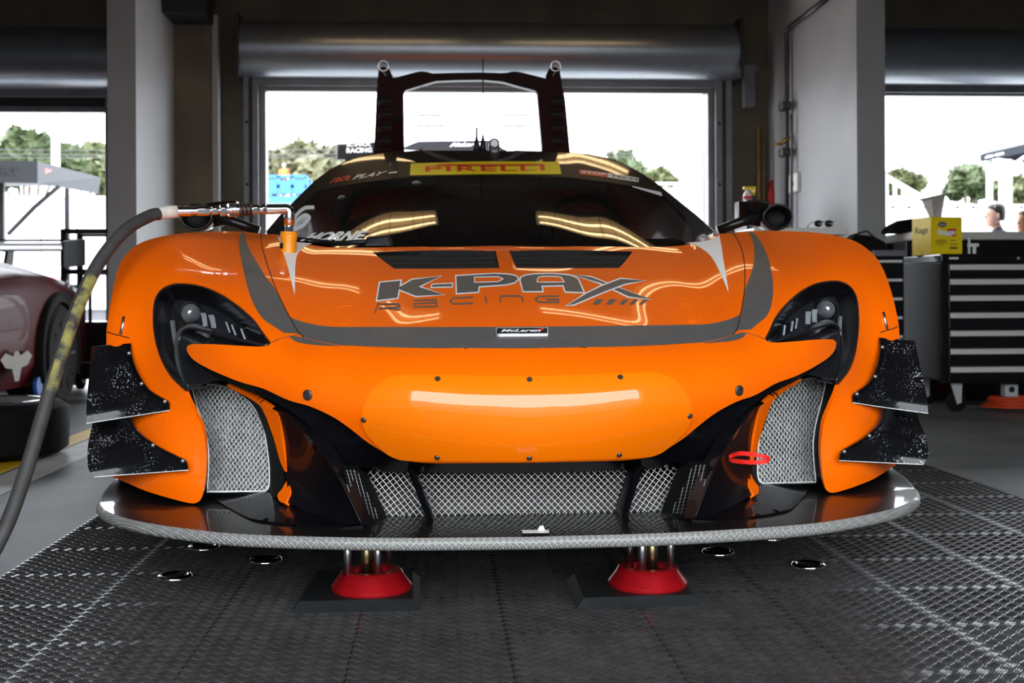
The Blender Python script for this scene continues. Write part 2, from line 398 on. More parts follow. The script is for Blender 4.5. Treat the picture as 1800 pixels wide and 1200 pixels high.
def skin(fld, poly_us, h=.014, off=0.0, holes=(), th=.010, both=False, mirror=False, maxseg=None):
    """mesh of a trimmed piece of a field: returns verts, faces, loop normals"""
    maxseg = maxseg or h
    def dens(pl):
        o = []
        for i, p in enumerate(pl):
            q = pl[(i+1) % len(pl)]; d = math.hypot(q[0]-p[0], q[1]-p[1]); n = max(1, int(math.ceil(d/maxseg)))
            o += [(p[0]+(q[0]-p[0])*t/n, p[1]+(q[1]-p[1])*t/n) for t in range(n)]
        return o
    pl = dens(poly_us); hs = [dens(x) for x in holes]
    A = np.array(pl); x0, y0 = A.min(0); x1, y1 = A.max(0)
    gx, gy = np.meshgrid(np.arange(x0+h/2, x1, h), np.arange(y0+h/2, y1, h)); gx[1::2] += h/2
    q = np.stack([gx.ravel(), gy.ravel()], 1)
    ok = inpoly(q[:, 0], q[:, 1], pl)
    for x in hs: ok &= ~inpoly(q[:, 0], q[:, 1], x)
    q = q[ok]; allb = np.vstack([pl]+hs)
    if len(q):
        d = np.min(((q[:, None]-allb[None])**2).sum(2), 1); q = q[d > (h*.45)**2]
    V2 = [tuple(p) for p in pl]; E = [(i, (i+1) % len(pl)) for i in range(len(pl))]
    for x in hs:
        b = len(V2); V2 += [tuple(p) for p in x]; E += [(b+i, b+(i+1) % len(x)) for i in range(len(x))]
    nb = len(V2); V2 += [tuple(p) for p in q]
    vo, eo, fo, _, _, _ = delaunay_2d_cdt([Vector(v) for v in V2], E, [], 0, 1e-7)
    vo = np.array([tuple(v) for v in vo]); fo = np.array([f for f in fo if len(f) == 3])
    c = vo[fo].mean(1); ok = inpoly(c[:, 0], c[:, 1], pl)
    for x in hs: ok &= ~inpoly(c[:, 0], c[:, 1], x)
    fo = fo[ok]
    P, N = fld.P(vo[:, 0], vo[:, 1], off)
    V = [tuple(p) for p in P]; Fc = []; 
    for f in fo:
        a, b, c_ = P[f]; n = np.cross(b-a, c_-a); f = tuple(int(i) for i in f)
        Fc.append(f if n @ N[f[0]] > 0 else (f[0], f[2], f[1]))
    LN = [tuple(N[i]) for f in Fc for i in f]
    if th > 0:                                    # turned-in edge
        ed = {}
        for f in Fc:
            for i in range(3): ed[(f[i], f[(i+1) % 3])] = 1
        bd = [e for e in ed if (e[1], e[0]) not in ed]
        if both or mirror == 'weld': bd = [e for e in bd if not (abs(vo[e[0], 0]) < 1e-6 and abs(vo[e[1], 0]) < 1e-6)]
        low = {}
        for a, b in bd:
            for i in (a, b):
                if i not in low: low[i] = len(V); V.append(tuple(P[i]-N[i]*th))
        for a, b in bd:
            f = (b, a, low[a], low[b]); p = [np.array(V[i]) for i in f]; n = np.cross(p[2]-p[0], p[3]-p[1]); n /= np.linalg.norm(n)+1e-12
            Fc.append(f); LN += [tuple(n)]*4
    return V, Fc, LN
def mirr(V, Fc, LN):
    V = [(2*XC-x, y, z) for x, y, z in V]; o = []; L = []; k = 0
    for f in Fc:
        n = len(f); l = LN[k:k+n]; k += n; o.append(tuple(reversed(f))); L += [(-a, b, c) for a, b, c in reversed(l)]
    return V, o, L
def panel(name, fld, poly, m, parent=None, side='both', **k):
    """side: 'both' = a left and a right object, 'weld' = one object across the axis, 'one' = as drawn"""
    us = fld.us(poly); hs = [fld.us(x) for x in k.pop('holes', ())]
    V, Fc, LN = skin(fld, us, holes=hs, both=(side == 'weld'), **k)
    par = parent if isinstance(parent, (list, tuple)) else (parent or car,)*2
    if side == 'one': return mk(name, V, Fc, m, par[0], True, LN)
    V2, F2, L2 = mirr(V, Fc, LN)
    if side == 'weld':
        n = len(V); idx = {}
        rm = {}
        for i, v in enumerate(V):
            if abs(v[0]-XC) < 1e-6: rm[i+n] = i
        Fw = Fc+[tuple(rm.get(i+n, i+n) for i in f) for f in F2]
        return mk(name, V+V2, Fw, m, par[0], True, LN+L2)
    return mk(name, V, Fc, m, par[0], True, LN), mk(name, V2, F2, m, par[1], True, L2)
def pair(name, g, m, parent=None, **k):
    """a left part and its mirror image"""
    par = parent if isinstance(parent, (list, tuple)) else (parent or car,)*2
    a = mk(name, g.v, g.f, m, par[0], **k)
    b = mk(name, [(2*XC-x, y, z) for x, y, z in g.v], [tuple(reversed(f)) for f in g.f], m, par[1], **k)
    return a, b

# ------------------------------------------------------------------ control points of the painted skin (left half)
CEN = [(2.560, .325), (2.525, .37), (2.508, .42), (2.515, .475), (2.548, .525), (2.605, .570), (2.68, .602), (2.80, .642), (3.0, .705), (3.2, .763), (3.45, .818), (3.57, .843)]
SK = [(691, 804, 2.60), (618, 755, 2.60), (545, 714, 2.63), (463, 683, 2.70), (380, 654, 2.78), (330, 615, 2.85), (541, 694, 2.61), (380, 605, 2.80), (455, 608, 2.745),
      (475, 604, 2.74), (600, 640, 2.63), (560, 612, 2.68), (500, 600, 2.735), (640, 735, 2.565), (430, 640, 2.735), (700, 700, 2.535), (760, 640, 2.57), (700, 611, 2.63),
      (523, 582, 2.80), (498, 536, 2.92), (484, 505, 3.01), (473, 474, 3.13), (463, 442, 3.27), (459, 413, 3.52),
      (600, 560, 2.82), (600, 500, 3.02), (600, 455, 3.28), (560, 440, 3.36), (520, 520, 2.97), (520, 470, 3.17), (505, 430, 3.40), (545, 428, 3.52), (690, 560, 2.83), (690, 500, 3.08), (690, 455, 3.33), (690, 432, 3.52),
      (430, 430, 3.38), (424, 411, 3.55), (440, 500, 2.99), (450, 540, 2.885), (400, 450, 3.19), (400, 480, 3.05), (330, 450, 3.14), (300, 425, 3.26), (375, 412, 3.46), (319, 413, 3.36), (255, 430, 3.27),
      (214, 466, 3.20), (201, 507, 3.13), (193, 560, 3.08), (190, 590, 3.06), (260, 470, 3.13), (230, 540, 3.06),
      (267, 540, 3.03), (268, 575, 3.02), (274, 608, 2.99), (301, 665, 2.90), (324, 687, 2.855), (330, 497, 2.99), (388, 514, 2.93), (422, 537, 2.87), (447, 560, 2.81), (350, 560, 2.90),
      (340, 720, 2.845), (355, 750, 2.848), (362, 812, 2.85), (351, 879, 2.85), (346, 770, 2.832), (346, 840, 2.832), (297, 875, 2.87), (255, 862, 2.92), (222, 848, 2.98), (197, 838, 3.06), (280, 760, 2.88), (320, 770, 2.84), (320, 840, 2.84),
      (240, 700, 2.96), (210, 650, 3.02), (260, 640, 2.97), (290, 700, 2.895), (285, 820, 2.87), (195, 700, 3.06), (200, 780, 3.06)]
SKIN = Field(SK, CEN, 4e-4)
# ------------------------------------------------------------------ outlines (pixels of the left half)
SEAM = [(459, 411), (460, 428), (463, 442), (471, 469), (484, 505), (498, 536), (509, 557), (523, 582), (534, 592), (553, 598), (576, 603), (601, 607)]
NOSE = [(601, 607), (700, 611), (800, 612.5), ('c', 613)]
LOWER = [('c', 813), (850, 813.5), (766, 813.7), (719, 810.6), (691, 804), (672, 793), (646, 777), (618, 755), (586, 733), (545, 714), (507, 703), (463, 683), (422, 671), (380, 654), (347, 637), (333, 624), (328, 612), (333, 606), (345, 604.5), (380, 605), (422, 607.5), (455, 609), (472, 607)]
HL_OUT = [(477, 602), (462, 582), (447, 561), (422, 538), (388, 515), (351, 500), (313, 496), (288, 503), (274, 517), (267.5, 537), (267, 575), (273, 608), (284, 638), (301, 665), (325, 688)]
PIL = [(325, 688), (331, 702), (343, 725), (355, 750), (361, 779), (363, 812), (360, 850), (355, 873), (348, 882), (334, 884), (297, 875), (255, 862), (222, 848), (197, 838)]
CREST = [(197, 838), (196, 780), (193, 700), (189, 640), (187, 590), (190, 560), (199, 507), (210, 466), (225, 444), (247, 427), (277, 417), (319, 410), (375, 407), (424, 407), (459, 411)]
WBASE = [(459, 411), (490, 413), (515, 424), (545, 430), (575, 434), (620, 435), (700, 434), (800, 432.5), ('c', 431)]
def seg(l, a, b): return l[a:b]
VENT = [[(655, 443), (760, 440), (871, 440)], [(871, 440), (878, 471)], [(878, 471), (790, 472), (693, 472)], [(693, 472), (675, 459), (655, 443)]]
hood = panel('hood', SKIN, path(SEAM, NOSE[:-1])+[NOSE[-1]]+[('c', 590), ('c', 540), ('c', 490), ('c', 450)]+path(list(reversed(WBASE[:-1])))[0:0]+[WBASE[-1]]+path(list(reversed(WBASE[:-1])))[:-1], 'paint_orange', side='weld', holes=[path(*VENT)], th=.014)
bumper = panel('bumper', SKIN, [LOWER[0]]+path(LOWER[1:])+[(476, 603)]+path([(477, 601), (500, 592), (531, 592)])+path(SEAM[8:], NOSE[:-1])[1:]+[NOSE[-1]]+[('c', 660), ('c', 740)], 'paint_orange', side='weld', th=.02)
fender = panel('fender', SKIN, path(HL_OUT, PIL, CREST, SEAM[:9], [(531, 591), (500, 591), (478, 600)]), 'paint_orange', th=.012)
# ------------------------------------------------------------------ thin clear material
def clear_mat(name, tint, gloss_rough=.02, boost=0.0):
    m = bpy.data.materials.new(name); m.use_nodes = True; nt = m.node_tree; nt.nodes.remove(nt.nodes['Principled BSDF'])
    o = nt.nodes['Material Output']; t = nt.nodes.new('ShaderNodeBsdfTransparent'); t.inputs[0].default_value = (*tint, 1)
    g = nt.nodes.new('ShaderNodeBsdfGlossy'); g.inputs['Roughness'].default_value = gloss_rough; g.inputs['Color'].default_value = (1, 1, 1, 1)
    f = nt.nodes.new('ShaderNodeFresnel'); f.inputs[0].default_value = 1.5; a = nt.nodes.new('ShaderNodeMath'); a.operation = 'ADD'; a.inputs[1].default_value = boost; a.use_clamp = True
    x = nt.nodes.new('ShaderNodeMixShader'); nt.links.new(f.outputs[0], a.inputs[0]); nt.links.new(a.outputs[0], x.inputs[0]); nt.links.new(t.outputs[0], x.inputs[1]); nt.links.new(g.outputs[0], x.inputs[2]); nt.links.new(x.outputs[0], o.inputs[0])
    MATS[name] = m; return m
clear_mat('lens_clear', (.86, .87, .88)); clear_mat('glass_tint', (.32, .33, .34)); clear_mat('lexan', (.93, .95, .97))
mat('lamp_black', (.012, .012, .015), .2, coat=.5, spec=.3); mat('lamp_grey', (.045, .048, .056), .25, .3, .5); mat('projector', (.55, .56, .58), .10, .55, 1.0); mat('reflector_chrome', (.80, .82, .85), .3, .15, .5)
def PY(l, dy=0): return [at_y(x, y, Y+dy) for x, y, Y in l]
# ------------------------------------------------------------------ bumper details
mat('bolt_dark', (.10, .09, .08), .4, .8)
BOLTS = [(769.5, 668, .006), (931, 669, .006), (641, 736, .006), (769, 801, .006), (931, 802, .006), (541, 694, .012)]
def bolt(px, py, r, par, mirror=True):
    u, s = SKIN.us([(px, py)])[0]
    if px == 931: u = 0.0
    for sg in ((1, -1) if (mirror and px != 931) else (1,)):
        P, N = SKIN.P([u*sg], [s], .0045 if r < .01 else 0); p, n = Vector(P[0]), Vector(N[0])
        o = G().lathe([(r, -.001), (r, .002), (r*.8, .0035), (r*.45, .0035), (r*.45, .0015), (.0005, .0015)], p, n, 14).out('bolt', 'bolt_dark', par, smooth=True, autos=35)
for b in BOLTS: bolt(*b, bumper)
# raised crash panel let into the nose
CP = [('c', 663), (850, 662.5), (760, 661), (712, 660.5), (690, 663), (665, 677), (646, 700), (637, 728), (641, 752), (655, 772), (678, 793), (696, 803), (722, 807.5), (800, 808.5), ('c', 808.5)]
mat('paint_orange_warm', (.89, .168, .0008), .40, .0, .95, coat_r=.015, spec=.08)
panel('crash_panel', SKIN, [CP[0]]+path(CP[1:-1])+[CP[-1], ('c', 760), ('c', 710)], 'paint_orange_warm', bumper, 'weld', off=.0045, th=.005)
# dark seams of the panel gap between bumper and fender
# ------------------------------------------------------------------ black lower fascia
DUCT = Field([(347, 642, 2.86), (400, 668, 2.80), (453, 690, 2.735), (507, 703, 2.68), (545, 714, 2.655), (586, 733, 2.635), (618, 755, 2.622), (646, 777, 2.618), (691, 804, 2.618), (766, 813, 2.605),
              (541, 748, 2.665), (575, 786, 2.66), (603, 822, 2.665), (640, 824, 2.675), (725, 828, 2.675), (560, 740, 2.65), (490, 712, 2.712), (640, 803, 2.645), (700, 817, 2.640)], [(2.585, .335), (2.61, .318), (2.66, .298)])
fasc = [(a, b-7) for a, b in LOWER[1:15]]
panel('lower_fascia', DUCT, [('c', 806)]+path(fasc)+path([(347, 640), (380, 663), (420, 681), (453, 694), (490, 711), (520, 729), (541, 746), (560, 767), (575, 786), (590, 807), (603, 823)], [(603, 823), (640, 827), (725, 831), (850, 831.5)])+[('c', 831.5)], 'paint_black', side='weld', th=.03)
BLADE = Field([(507, 727, 2.70), (541, 745, 2.69), (575, 785, 2.66), (603, 822, 2.645), (598, 840, 2.635), (570, 797, 2.635), (545, 766, 2.65), (525, 747, 2.68), (556, 770, 2.615), (588, 815, 2.605)])
panel('duct_blade', BLADE, path([(505, 727), (541, 744), (560, 766), (575, 785), (606, 824)], [(606, 824), (606, 840), (597, 842)], [(597, 842), (572, 802), (552, 777), (528, 751), (505, 727)]), 'paint_black', th=.02, h=.008)
PNL = Field([(483, 721, 2.735), (507, 729, 2.70), (528, 751, 2.665), (552, 777, 2.64), (573, 804, 2.61), (595, 839, 2.585), (613, 873, 2.565), (635, 920, 2.54), (489, 729, 2.74), (501, 807, 2.765), (510, 863, 2.745), (504, 878, 2.73), (530, 890, 2.69), (560, 905, 2.645), (600, 917, 2.585), (540, 840, 2.69), (520, 770, 2.71)])
panel('duct_panel', PNL, path([(478, 718), (507, 729), (528, 751), (552, 777), (573, 804), (595, 839), (613, 873), (637, 922)], [(637, 922), (600, 918), (560, 907), (523, 891), (498, 880)], [(498, 880), (505, 863), (503, 841), (498, 807), (491, 769), (484, 729), (478, 718)]), 'paint_black', th=.03)
# bright edge of the panel
g = G(); E = [(552, 777, 2.636), (573, 804, 2.606), (595, 839, 2.581), (613, 873, 2.561), (636, 921, 2.537)]
g.tube([at_y(*p) for p in crom(E, 5)], .0022, 6); pair('panel_edge', g, 'chrome' if False else 'paint_black', smooth=True)
# orange vane beside the mesh
VAN = Field([(381, 672, 2.84), (435, 697, 2.80), (465, 727, 2.775), (483, 777, 2.775), (493, 812, 2.775), (504, 836, 2.765), (497, 857, 2.765), (489, 868, 2.77), (501, 884, 2.72), (510, 863, 2.738), (501, 807, 2.755), (495, 769, 2.745), (489, 729, 2.733), (453, 703, 2.77), (408, 681, 2.82)])
panel('duct_vane', VAN, path([(398, 677), (412, 681), (427, 687), (453, 702), (477, 718), (489, 729), (495, 769), (501, 807), (507, 841), (511, 863), (505, 876), (501, 885)], [(501, 885), (491, 880), (488, 869), (497, 857), (504, 838), (493, 812), (483, 777), (472, 745), (464, 725), (455, 711), (435, 698), (412, 686), (398, 677)]), 'paint_orange', th=.012, h=.008)
# ------------------------------------------------------------------ wire meshes
def clip_line(a, d, poly):
    a = np.array(a, float); d = np.array(d, float); ts = []
    for i in range(len(poly)):
        p = np.array(poly[i], float); q = np.array(poly[(i+1) % len(poly)], float); e = q-p
        den = d[0]*e[1]-d[1]*e[0]
        if abs(den) < 1e-9: continue
        t = ((p[0]-a[0])*e[1]-(p[1]-a[1])*e[0])/den; s = ((p[0]-a[0])*d[1]-(p[1]-a[1])*d[0])/den
        if 0 <= s < 1: ts.append(t)
    ts.sort(); return [(ts[i], ts[i+1]) for i in range(0, len(ts)-1, 2) if ts[i+1]-ts[i] > 1.5]
def wires(poly, dep, angs, sp, r, n=4):
    """two sets of crossing wires cut to an outline; dep(px, py) gives the depth"""
    g = G(); A = np.array(poly); c = A.mean(0); R_ = np.abs(A-c).max()*1.6
    for j, an in enumerate(angs):
        d = np.array((math.cos(an), math.sin(an))); nrm = np.array((-d[1], d[0])); m = int(R_/sp)
        for k in range(-m, m+1):
            a = c+nrm*k*sp
            for t0, t1 in clip_line(a, d, poly):
                P = []
                for i in range(n+1):
                    q = a+d*(t0+(t1-t0)*i/n); P.append(at_y(q[0], q[1], dep(q[0], q[1])+(.0008 if j else -.0008)))
                g.tube(P, r, 4, cap=False)
    return g
SM = path([(337, 677), (357, 674.5), (387, 677), (421, 689), (440, 708), (453, 727), (464, 753), (469, 785), (473, 817), (473, 852), (467, 863)], [(467, 863), (364, 864.5)], [(364, 864.5), (367, 807), (364, 775), (355, 740), (343, 705), (337, 677)])
def smd(px, py): return 2.965-.00022*(py-680)-.00020*(px-340)+.0000025*(px-400)**2
wg = wires(SM, smd, (R(57), R(-52)), 6.6, .00055)
sm = pair('side_mesh', wg, 'mesh_wire')
for o in sm: o['kind'] = 'stuff'
g = G(); g.tube([at_y(x, y, smd(x, y)-.004) for x, y in SM], .0028, 6, closed=True); pair('mesh_rim', g, 'mesh_wire', smooth=True)
g = G(); A = SM; c = np.mean(A, 0)
g.add([at_y(x, y, smd(x, y)+.03) for x, y in A]+[at_y(c[0], c[1], smd(*c)+.035)], [(i, (i+1) % len(A), len(A)) for i in range(len(A))])
pair('cooler_core', g, 'cooler_metal')
g = G()                                          # cooler fins behind the mesh
for k in range(26):
    x = 345+k*5.2
    for t0, t1 in clip_line((x, 760), (0.05, 1), SM):
        a = at_y(x+.05*t0, 760+t0, smd(x, 760+t0)+.022); b = at_y(x+.05*t1, 760+t1, smd(x, 760+t1)+.022); g.hexa([a, a+Vector((.0016, 0, 0)), a+Vector((.0016, .02, 0)), a+Vector((0, .02, 0))], [b, b+Vector((.0016, 0, 0)), b+Vector((.0016, .02, 0)), b+Vector((0, .02, 0))])
pair('cooler_fin', g, 'cooler_metal')
OUT = [(331, 684, 2.91), (345, 675, 2.90), (380, 672, 2.87), (420, 690, 2.83), (459, 713, 2.785), (470, 745, 2.78), (485, 785, 2.78), (497, 820, 2.775), (500, 850, 2.775), (489, 872, 2.79), (467, 872, 2.87), (420, 872, 2.92), (364, 872, 2.94), (358, 850, 2.88), (360, 812, 2.88), (358, 779, 2.88), (352, 750, 2.88), (340, 725, 2.88)]
INN = [(x, y, smd(x, y)) for x, y in [(337, 677), (347, 675.5), (372, 675), (408, 684), (440, 708), (456, 735), (466, 765), (472, 805), (473.5, 835), (473, 855), (466, 864), (420, 864.5), (364, 865), (366, 840), (367, 807), (364, 775), (357, 748), (346, 712)]]
g = G(); ro = crom(OUT, 5, True); ri = crom(INN, 5, True)
g.loft([[at_y(*p) for p in ro], [at_y(*[(a+b)/2 for a, b in zip(p, q)]) for p, q in zip(ro, ri)], [at_y(*p) for p in ri]]); pair('mesh_surround', g, 'duct_black', smooth=True)
RAMP = Field([(364, 868, 2.94), (420, 868, 2.92), (467, 868, 2.88), (490, 878, 2.80), (504, 886, 2.75), (530, 897, 2.68), (560, 908, 2.63), (600, 918, 2.58), (637, 925, 2.55), (600, 926, 2.555), (533, 922, 2.585), (453, 912, 2.65), (427, 904, 2.72), (400, 890, 2.82), (381, 877, 2.90), (450, 890, 2.75)])
panel('duct_floor', RAMP, path([(362, 862), (420, 865), (467, 865), (490, 876), (504, 884), (530, 895), (560, 906), (600, 917), (638, 923)], [(638, 923), (600, 927), (533, 923), (453, 913), (427, 905), (400, 891), (381, 878), (362, 862)]), 'paint_black', th=.02, h=.01)
# centre grille
def cgd(px, py): return 2.705-.00032*(py-830)+.0000001*(px-915)**2
def mesh_part(name, poly, dep, angs, sp, r, m, side):
    w_ = wires(poly, dep, angs, sp, r, 2)
    o = pair(name, w_, m) if side == 'both' else (w_.out(name, m, car),)
    for q in o: q['kind'] = 'stuff'
GC = [(733, 829), (930, 831), (1119, 825), (1096, 903), (930, 910), (763, 910)]
GL = [(627, 823), (718, 829), (747, 908), (668, 907), (652, 880)]
mesh_part('grille_mesh', GC, cgd, (R(46), R(-46)), 8.4, .00062, 'mesh_wire', 'one')
mesh_part('grille_mesh', GL, cgd, (R(52), R(-38)), 8.4, .00062, 'mesh_wire', 'both')
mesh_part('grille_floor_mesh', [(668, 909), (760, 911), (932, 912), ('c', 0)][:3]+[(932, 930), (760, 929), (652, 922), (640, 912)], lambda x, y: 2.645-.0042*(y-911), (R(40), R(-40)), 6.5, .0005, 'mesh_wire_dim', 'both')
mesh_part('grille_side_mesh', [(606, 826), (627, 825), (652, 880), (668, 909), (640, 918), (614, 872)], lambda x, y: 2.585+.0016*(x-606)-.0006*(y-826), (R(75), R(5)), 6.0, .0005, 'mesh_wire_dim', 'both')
g = G(); g.add(PY([(600, 818, 2.59), (640, 818, 2.70), (690, 930, 2.66), (636, 930, 2.56)]), [(0, 1, 2, 3)]); pair('grille_side', g, 'duct_black')
g = G(); a = [at_y(x, y, Y) for x, y, Y in ((600, 815, 2.75), ('c', 0, 0))[:1]]
z0, z1 = .20, .34
G().box(XC-.42, XC+.42, 2.70, 3.1, z1, z1+.004).out('duct_roof', 'duct_black', car)
G().add([(XC-.42, 3.08, z0), (XC+.42, 3.08, z0), (XC+.42, 3.08, z1), (XC-.42, 3.08, z1)], [(0, 1, 2, 3)]).out('duct_back', 'duct_black', car)
G().add([(XC-.36, 2.69, .193), (XC+.36, 2.69, .193), (XC+.38, 2.86, .262), (XC-.38, 2.86, .262)], [(0, 1, 2, 3)]).out('radiator_core', 'radiator', car)
for s in (-1, 1):
    P = crom([(722, 828, 2.60), (732, 850, 2.615), (744, 882, 2.605), (755, 910, 2.59), (753, 930, 2.56)], 4)
    W = [at_y(*p) for p in P]; W = [Vector((XC+(p.x-XC)*(-s), p.y, p.z)) for p in W]
    g = G(); rings = []
    for p in W: rings.append([p+Vector((-.0075, 0, 0)), p+Vector((0, -.006, .001)), p+Vector((.0075, 0, 0)), p+Vector((.006, .10, 0)), p+Vector((-.006, .10, 0))])
    g.loft(rings, cap=True); g.out('grille_strut', 'paint_black', car, smooth=True, autos=50)
# ------------------------------------------------------------------ headlights
HLr = [(474, 603), (460, 584.5), (445, 564), (420, 541), (387, 518), (351, 503), (314, 499), (290, 505.5), (277, 519), (271, 538), (270.5, 575), (276, 607), (287, 636), (304, 663), (326, 684)]
HLi = [(326, 684), (331, 679), (325, 666), (320, 650), (317, 632), (315, 615), (315, 600), (318, 588), (324, 580), (334, 577), (345, 578), (360, 582), (397, 591), (433, 600), (463, 606.5), (474, 603)]
hroot = []
hs = panel('headlight', SKIN, path(HLr, HLi), 'lamp_grey', off=-.055, th=-1)
for o in hs: o['label'] = 'clear-covered headlight with a round projector'
LF = path(HLr, HLi)
us = SKIN.us(LF); P, N = SKIN.P([a for a, b in us], [b for a, b in us])
g = G(); g.loft([[tuple(p) for p in P-N*.002], [tuple(p) for p in P-N*.055]]); pair('lamp_wall', g, 'lamp_black', hs, smooth=True)
panel('lens', SKIN, path(HLr, HLi), 'lens_clear', hs, off=-.001, th=0)
us2 = SKIN.us(path(HL_OUT, [(325, 688), (331, 680)], HLi)); P2, N2 = SKIN.P([a for a, b in us2], [b for a, b in us2])
panel('lens_rim', SKIN, path([(476, 604), (462, 583)], HL_OUT[1:], [(325, 688), (329, 684)], list(reversed(HLr))[0:]), 'rubber_seal', hs, off=-.003, th=.006, h=.01)
g = G(); g.tube([tuple(p) for p in P[len(path(HLr))-1:]], .0035, 6); pair('lens_edge', g, 'lamp_black', hs, smooth=True)
def hpt(px, py, off): u, s = SKIN.us([(px, py)])[0]; P, N = SKIN.P([u], [s], off); return Vector(P[0]), Vector(N[0])
c, n = hpt(312, 541, -.042); g = G().ball(c, .0245, 24, 14); pr = pair('projector', g, 'projector', hs, smooth=True)
nv = (CAMP-c).normalized()
g = G(); g.lathe([(.0265, .004), (.028, .008), (.0295, .004), (.0295, -.02), (.0265, -.02)], c, nv, 28, cap=False); pair('projector_ring', g, 'lamp_black', hs, smooth=True)
for px in (337, 353):
    g = G()
    rows = []
    for i in range(9):
        y = 532+i*3.6; a, _ = hpt(px-5+.012*(y-546)**2*(-.25 if px < 345 else .15), y, -.046); rows.append([a, a+Vector((.012, .006, 0)), a+Vector((.012, .010, 0)), a+Vector((0, .008, 0))])
    g.loft(rows, cap=True); pair('reflector_bar', g, 'reflector_chrome', hs, smooth=True, autos=40)
for k, px in enumerate((383, 389, 396, 404, 411, 418, 425, 432)):
    a, _ = hpt(px, 540+k*1.8, -.046); b, _ = hpt(px+3, 562+k*1.5, -.046); g = G(); g.hexa([a, a+Vector((.004, 0, 0)), a+Vector((.004, .01, 0)), a+Vector((0, .01, 0))], [b, b+Vector((.004, 0, 0)), b+Vector((.004, .01, 0)), b+Vector((0, .01, 0))]); pair('reflector_fin', g, 'lamp_black' if k not in (0, 2, 5) else 'reflector_chrome', hs)
mat('light_guide', (.42, .43, .45), .06, .3, 1.0)
g = G(); g.tube([hpt(x, y, -.028)[0] for x, y in crom([(352, 577), (335, 571), (318, 571), (303, 580), (297, 596), (296, 618), (301, 642), (311, 664), (323, 680)], 4)], .011, 12); pair('light_guide', g, 'light_guide', hs, smooth=True)
g = G(); g.tube([hpt(x, y, -.045)[0] for x, y in crom([(276, 560), (280, 590), (287, 618), (297, 645), (310, 667)], 4)], .006, 8); pair('light_guide', g, 'reflector_chrome', hs, smooth=True)
panel('lamp_surround', SKIN, path(list(reversed(HLi[1:-1])), [(331, 681), (337, 677)], [(337, 677), (357, 674), (387, 676), (425, 690)], [(425, 690), (445, 690), (400, 650), (352, 628), (350, 614), (400, 612), (463, 610)]), 'lamp_black', off=-.034, th=.0)
g = G(); g.loft([[tuple(p) for p in (P-N*.001)[len(path(HLr))-1:]], [tuple(p) for p in (P-N*.05)[len(path(HLr))-1:]]], closed=False); pair('lamp_step', g, 'lamp_black', smooth=True)
# ------------------------------------------------------------------ splitter
OL = crom([(0, 2.430), (.30, 2.447), (.573, 2.503), (.707, 2.558), (.85, 2.655), (.94, 2.76), (.99, 2.86), (1.012, 2.94), (1.0186, 3.02), (1.012, 3.12), (.99, 3.2)], 8)
OL = [(-u, y) for u, y in reversed(OL[1:])]+OL
def sst(x): x = min(1, max(0, x)); return x*x*(3-2*x)
def lift(u, y): return .030*sst((abs(u)-.80)/.2)*sst((y-2.90)/.22)+.006*sst((abs(u)-.5)/.5)
top = []; rim = []
for i, (u, y) in enumerate(OL):
    a = OL[max(i-1, 0)]; b = OL[min(i+1, len(OL)-1)]; t = Vector((b[0]-a[0], b[1]-a[1])).normalized(); n = Vector((-t.y, t.x))      # inward
    if n.y < 0 and abs(u) < .9: n = -n
    qd = Vector((u*.55, 3.45)); L = lift(u, y)
    rim.append([(XC+u+n.x*d, y+n.y*d, z+L) for d, z in ((.10, .166), (.012, .1665), (.004, .169), (0, .175), (0, .184), (.003, .1895), (.009, .1935))])
    row = []
    for k in range(14):
        f = (k/13)**1.6; p = Vector((u+n.x*.009, y+n.y*.009)).lerp(qd, f); row.append((XC+p.x, p.y, .1935+lift(p.x, p.y)+.0025*sst(k/3)))
    top.append(row)
spl = G().loft(top, closed=False).out('splitter', 'carbon', car, smooth=True)
rm = G().loft(rim, closed=False).out('splitter_rim', 'carbon_rim', spl, smooth=True)
G().loft([[r[0] for r in rim], [(XC+u*.6, 3.45, .166) for u, y in OL]], closed=False).out('splitter_underside', 'duct_black', spl)
# skirt between fender and splitter
# small sticker with torn paper on the splitter
st = G().add([at_z(917, 931, .1985), at_z(965, 931, .1985), at_z(965, 936.5, .1985), at_z(919, 937, .1985)], [(3, 2, 1, 0)]).out('sticker', 'white_plastic', spl)
p = at_z(951, 931, .199); G().hexa([p+Vector((-.008, -.006, 0)), p+Vector((.008, -.008, 0)), p+Vector((.006, .004, 0)), p+Vector((-.004, .003, 0))], [p+Vector((-.003, -.002, .008)), p+Vector((.004, -.004, .010)), p+Vector((.004, .002, .006)), p+Vector((-.002, .002, .009))]).out('paper_scrap', 'white_plastic', spl)
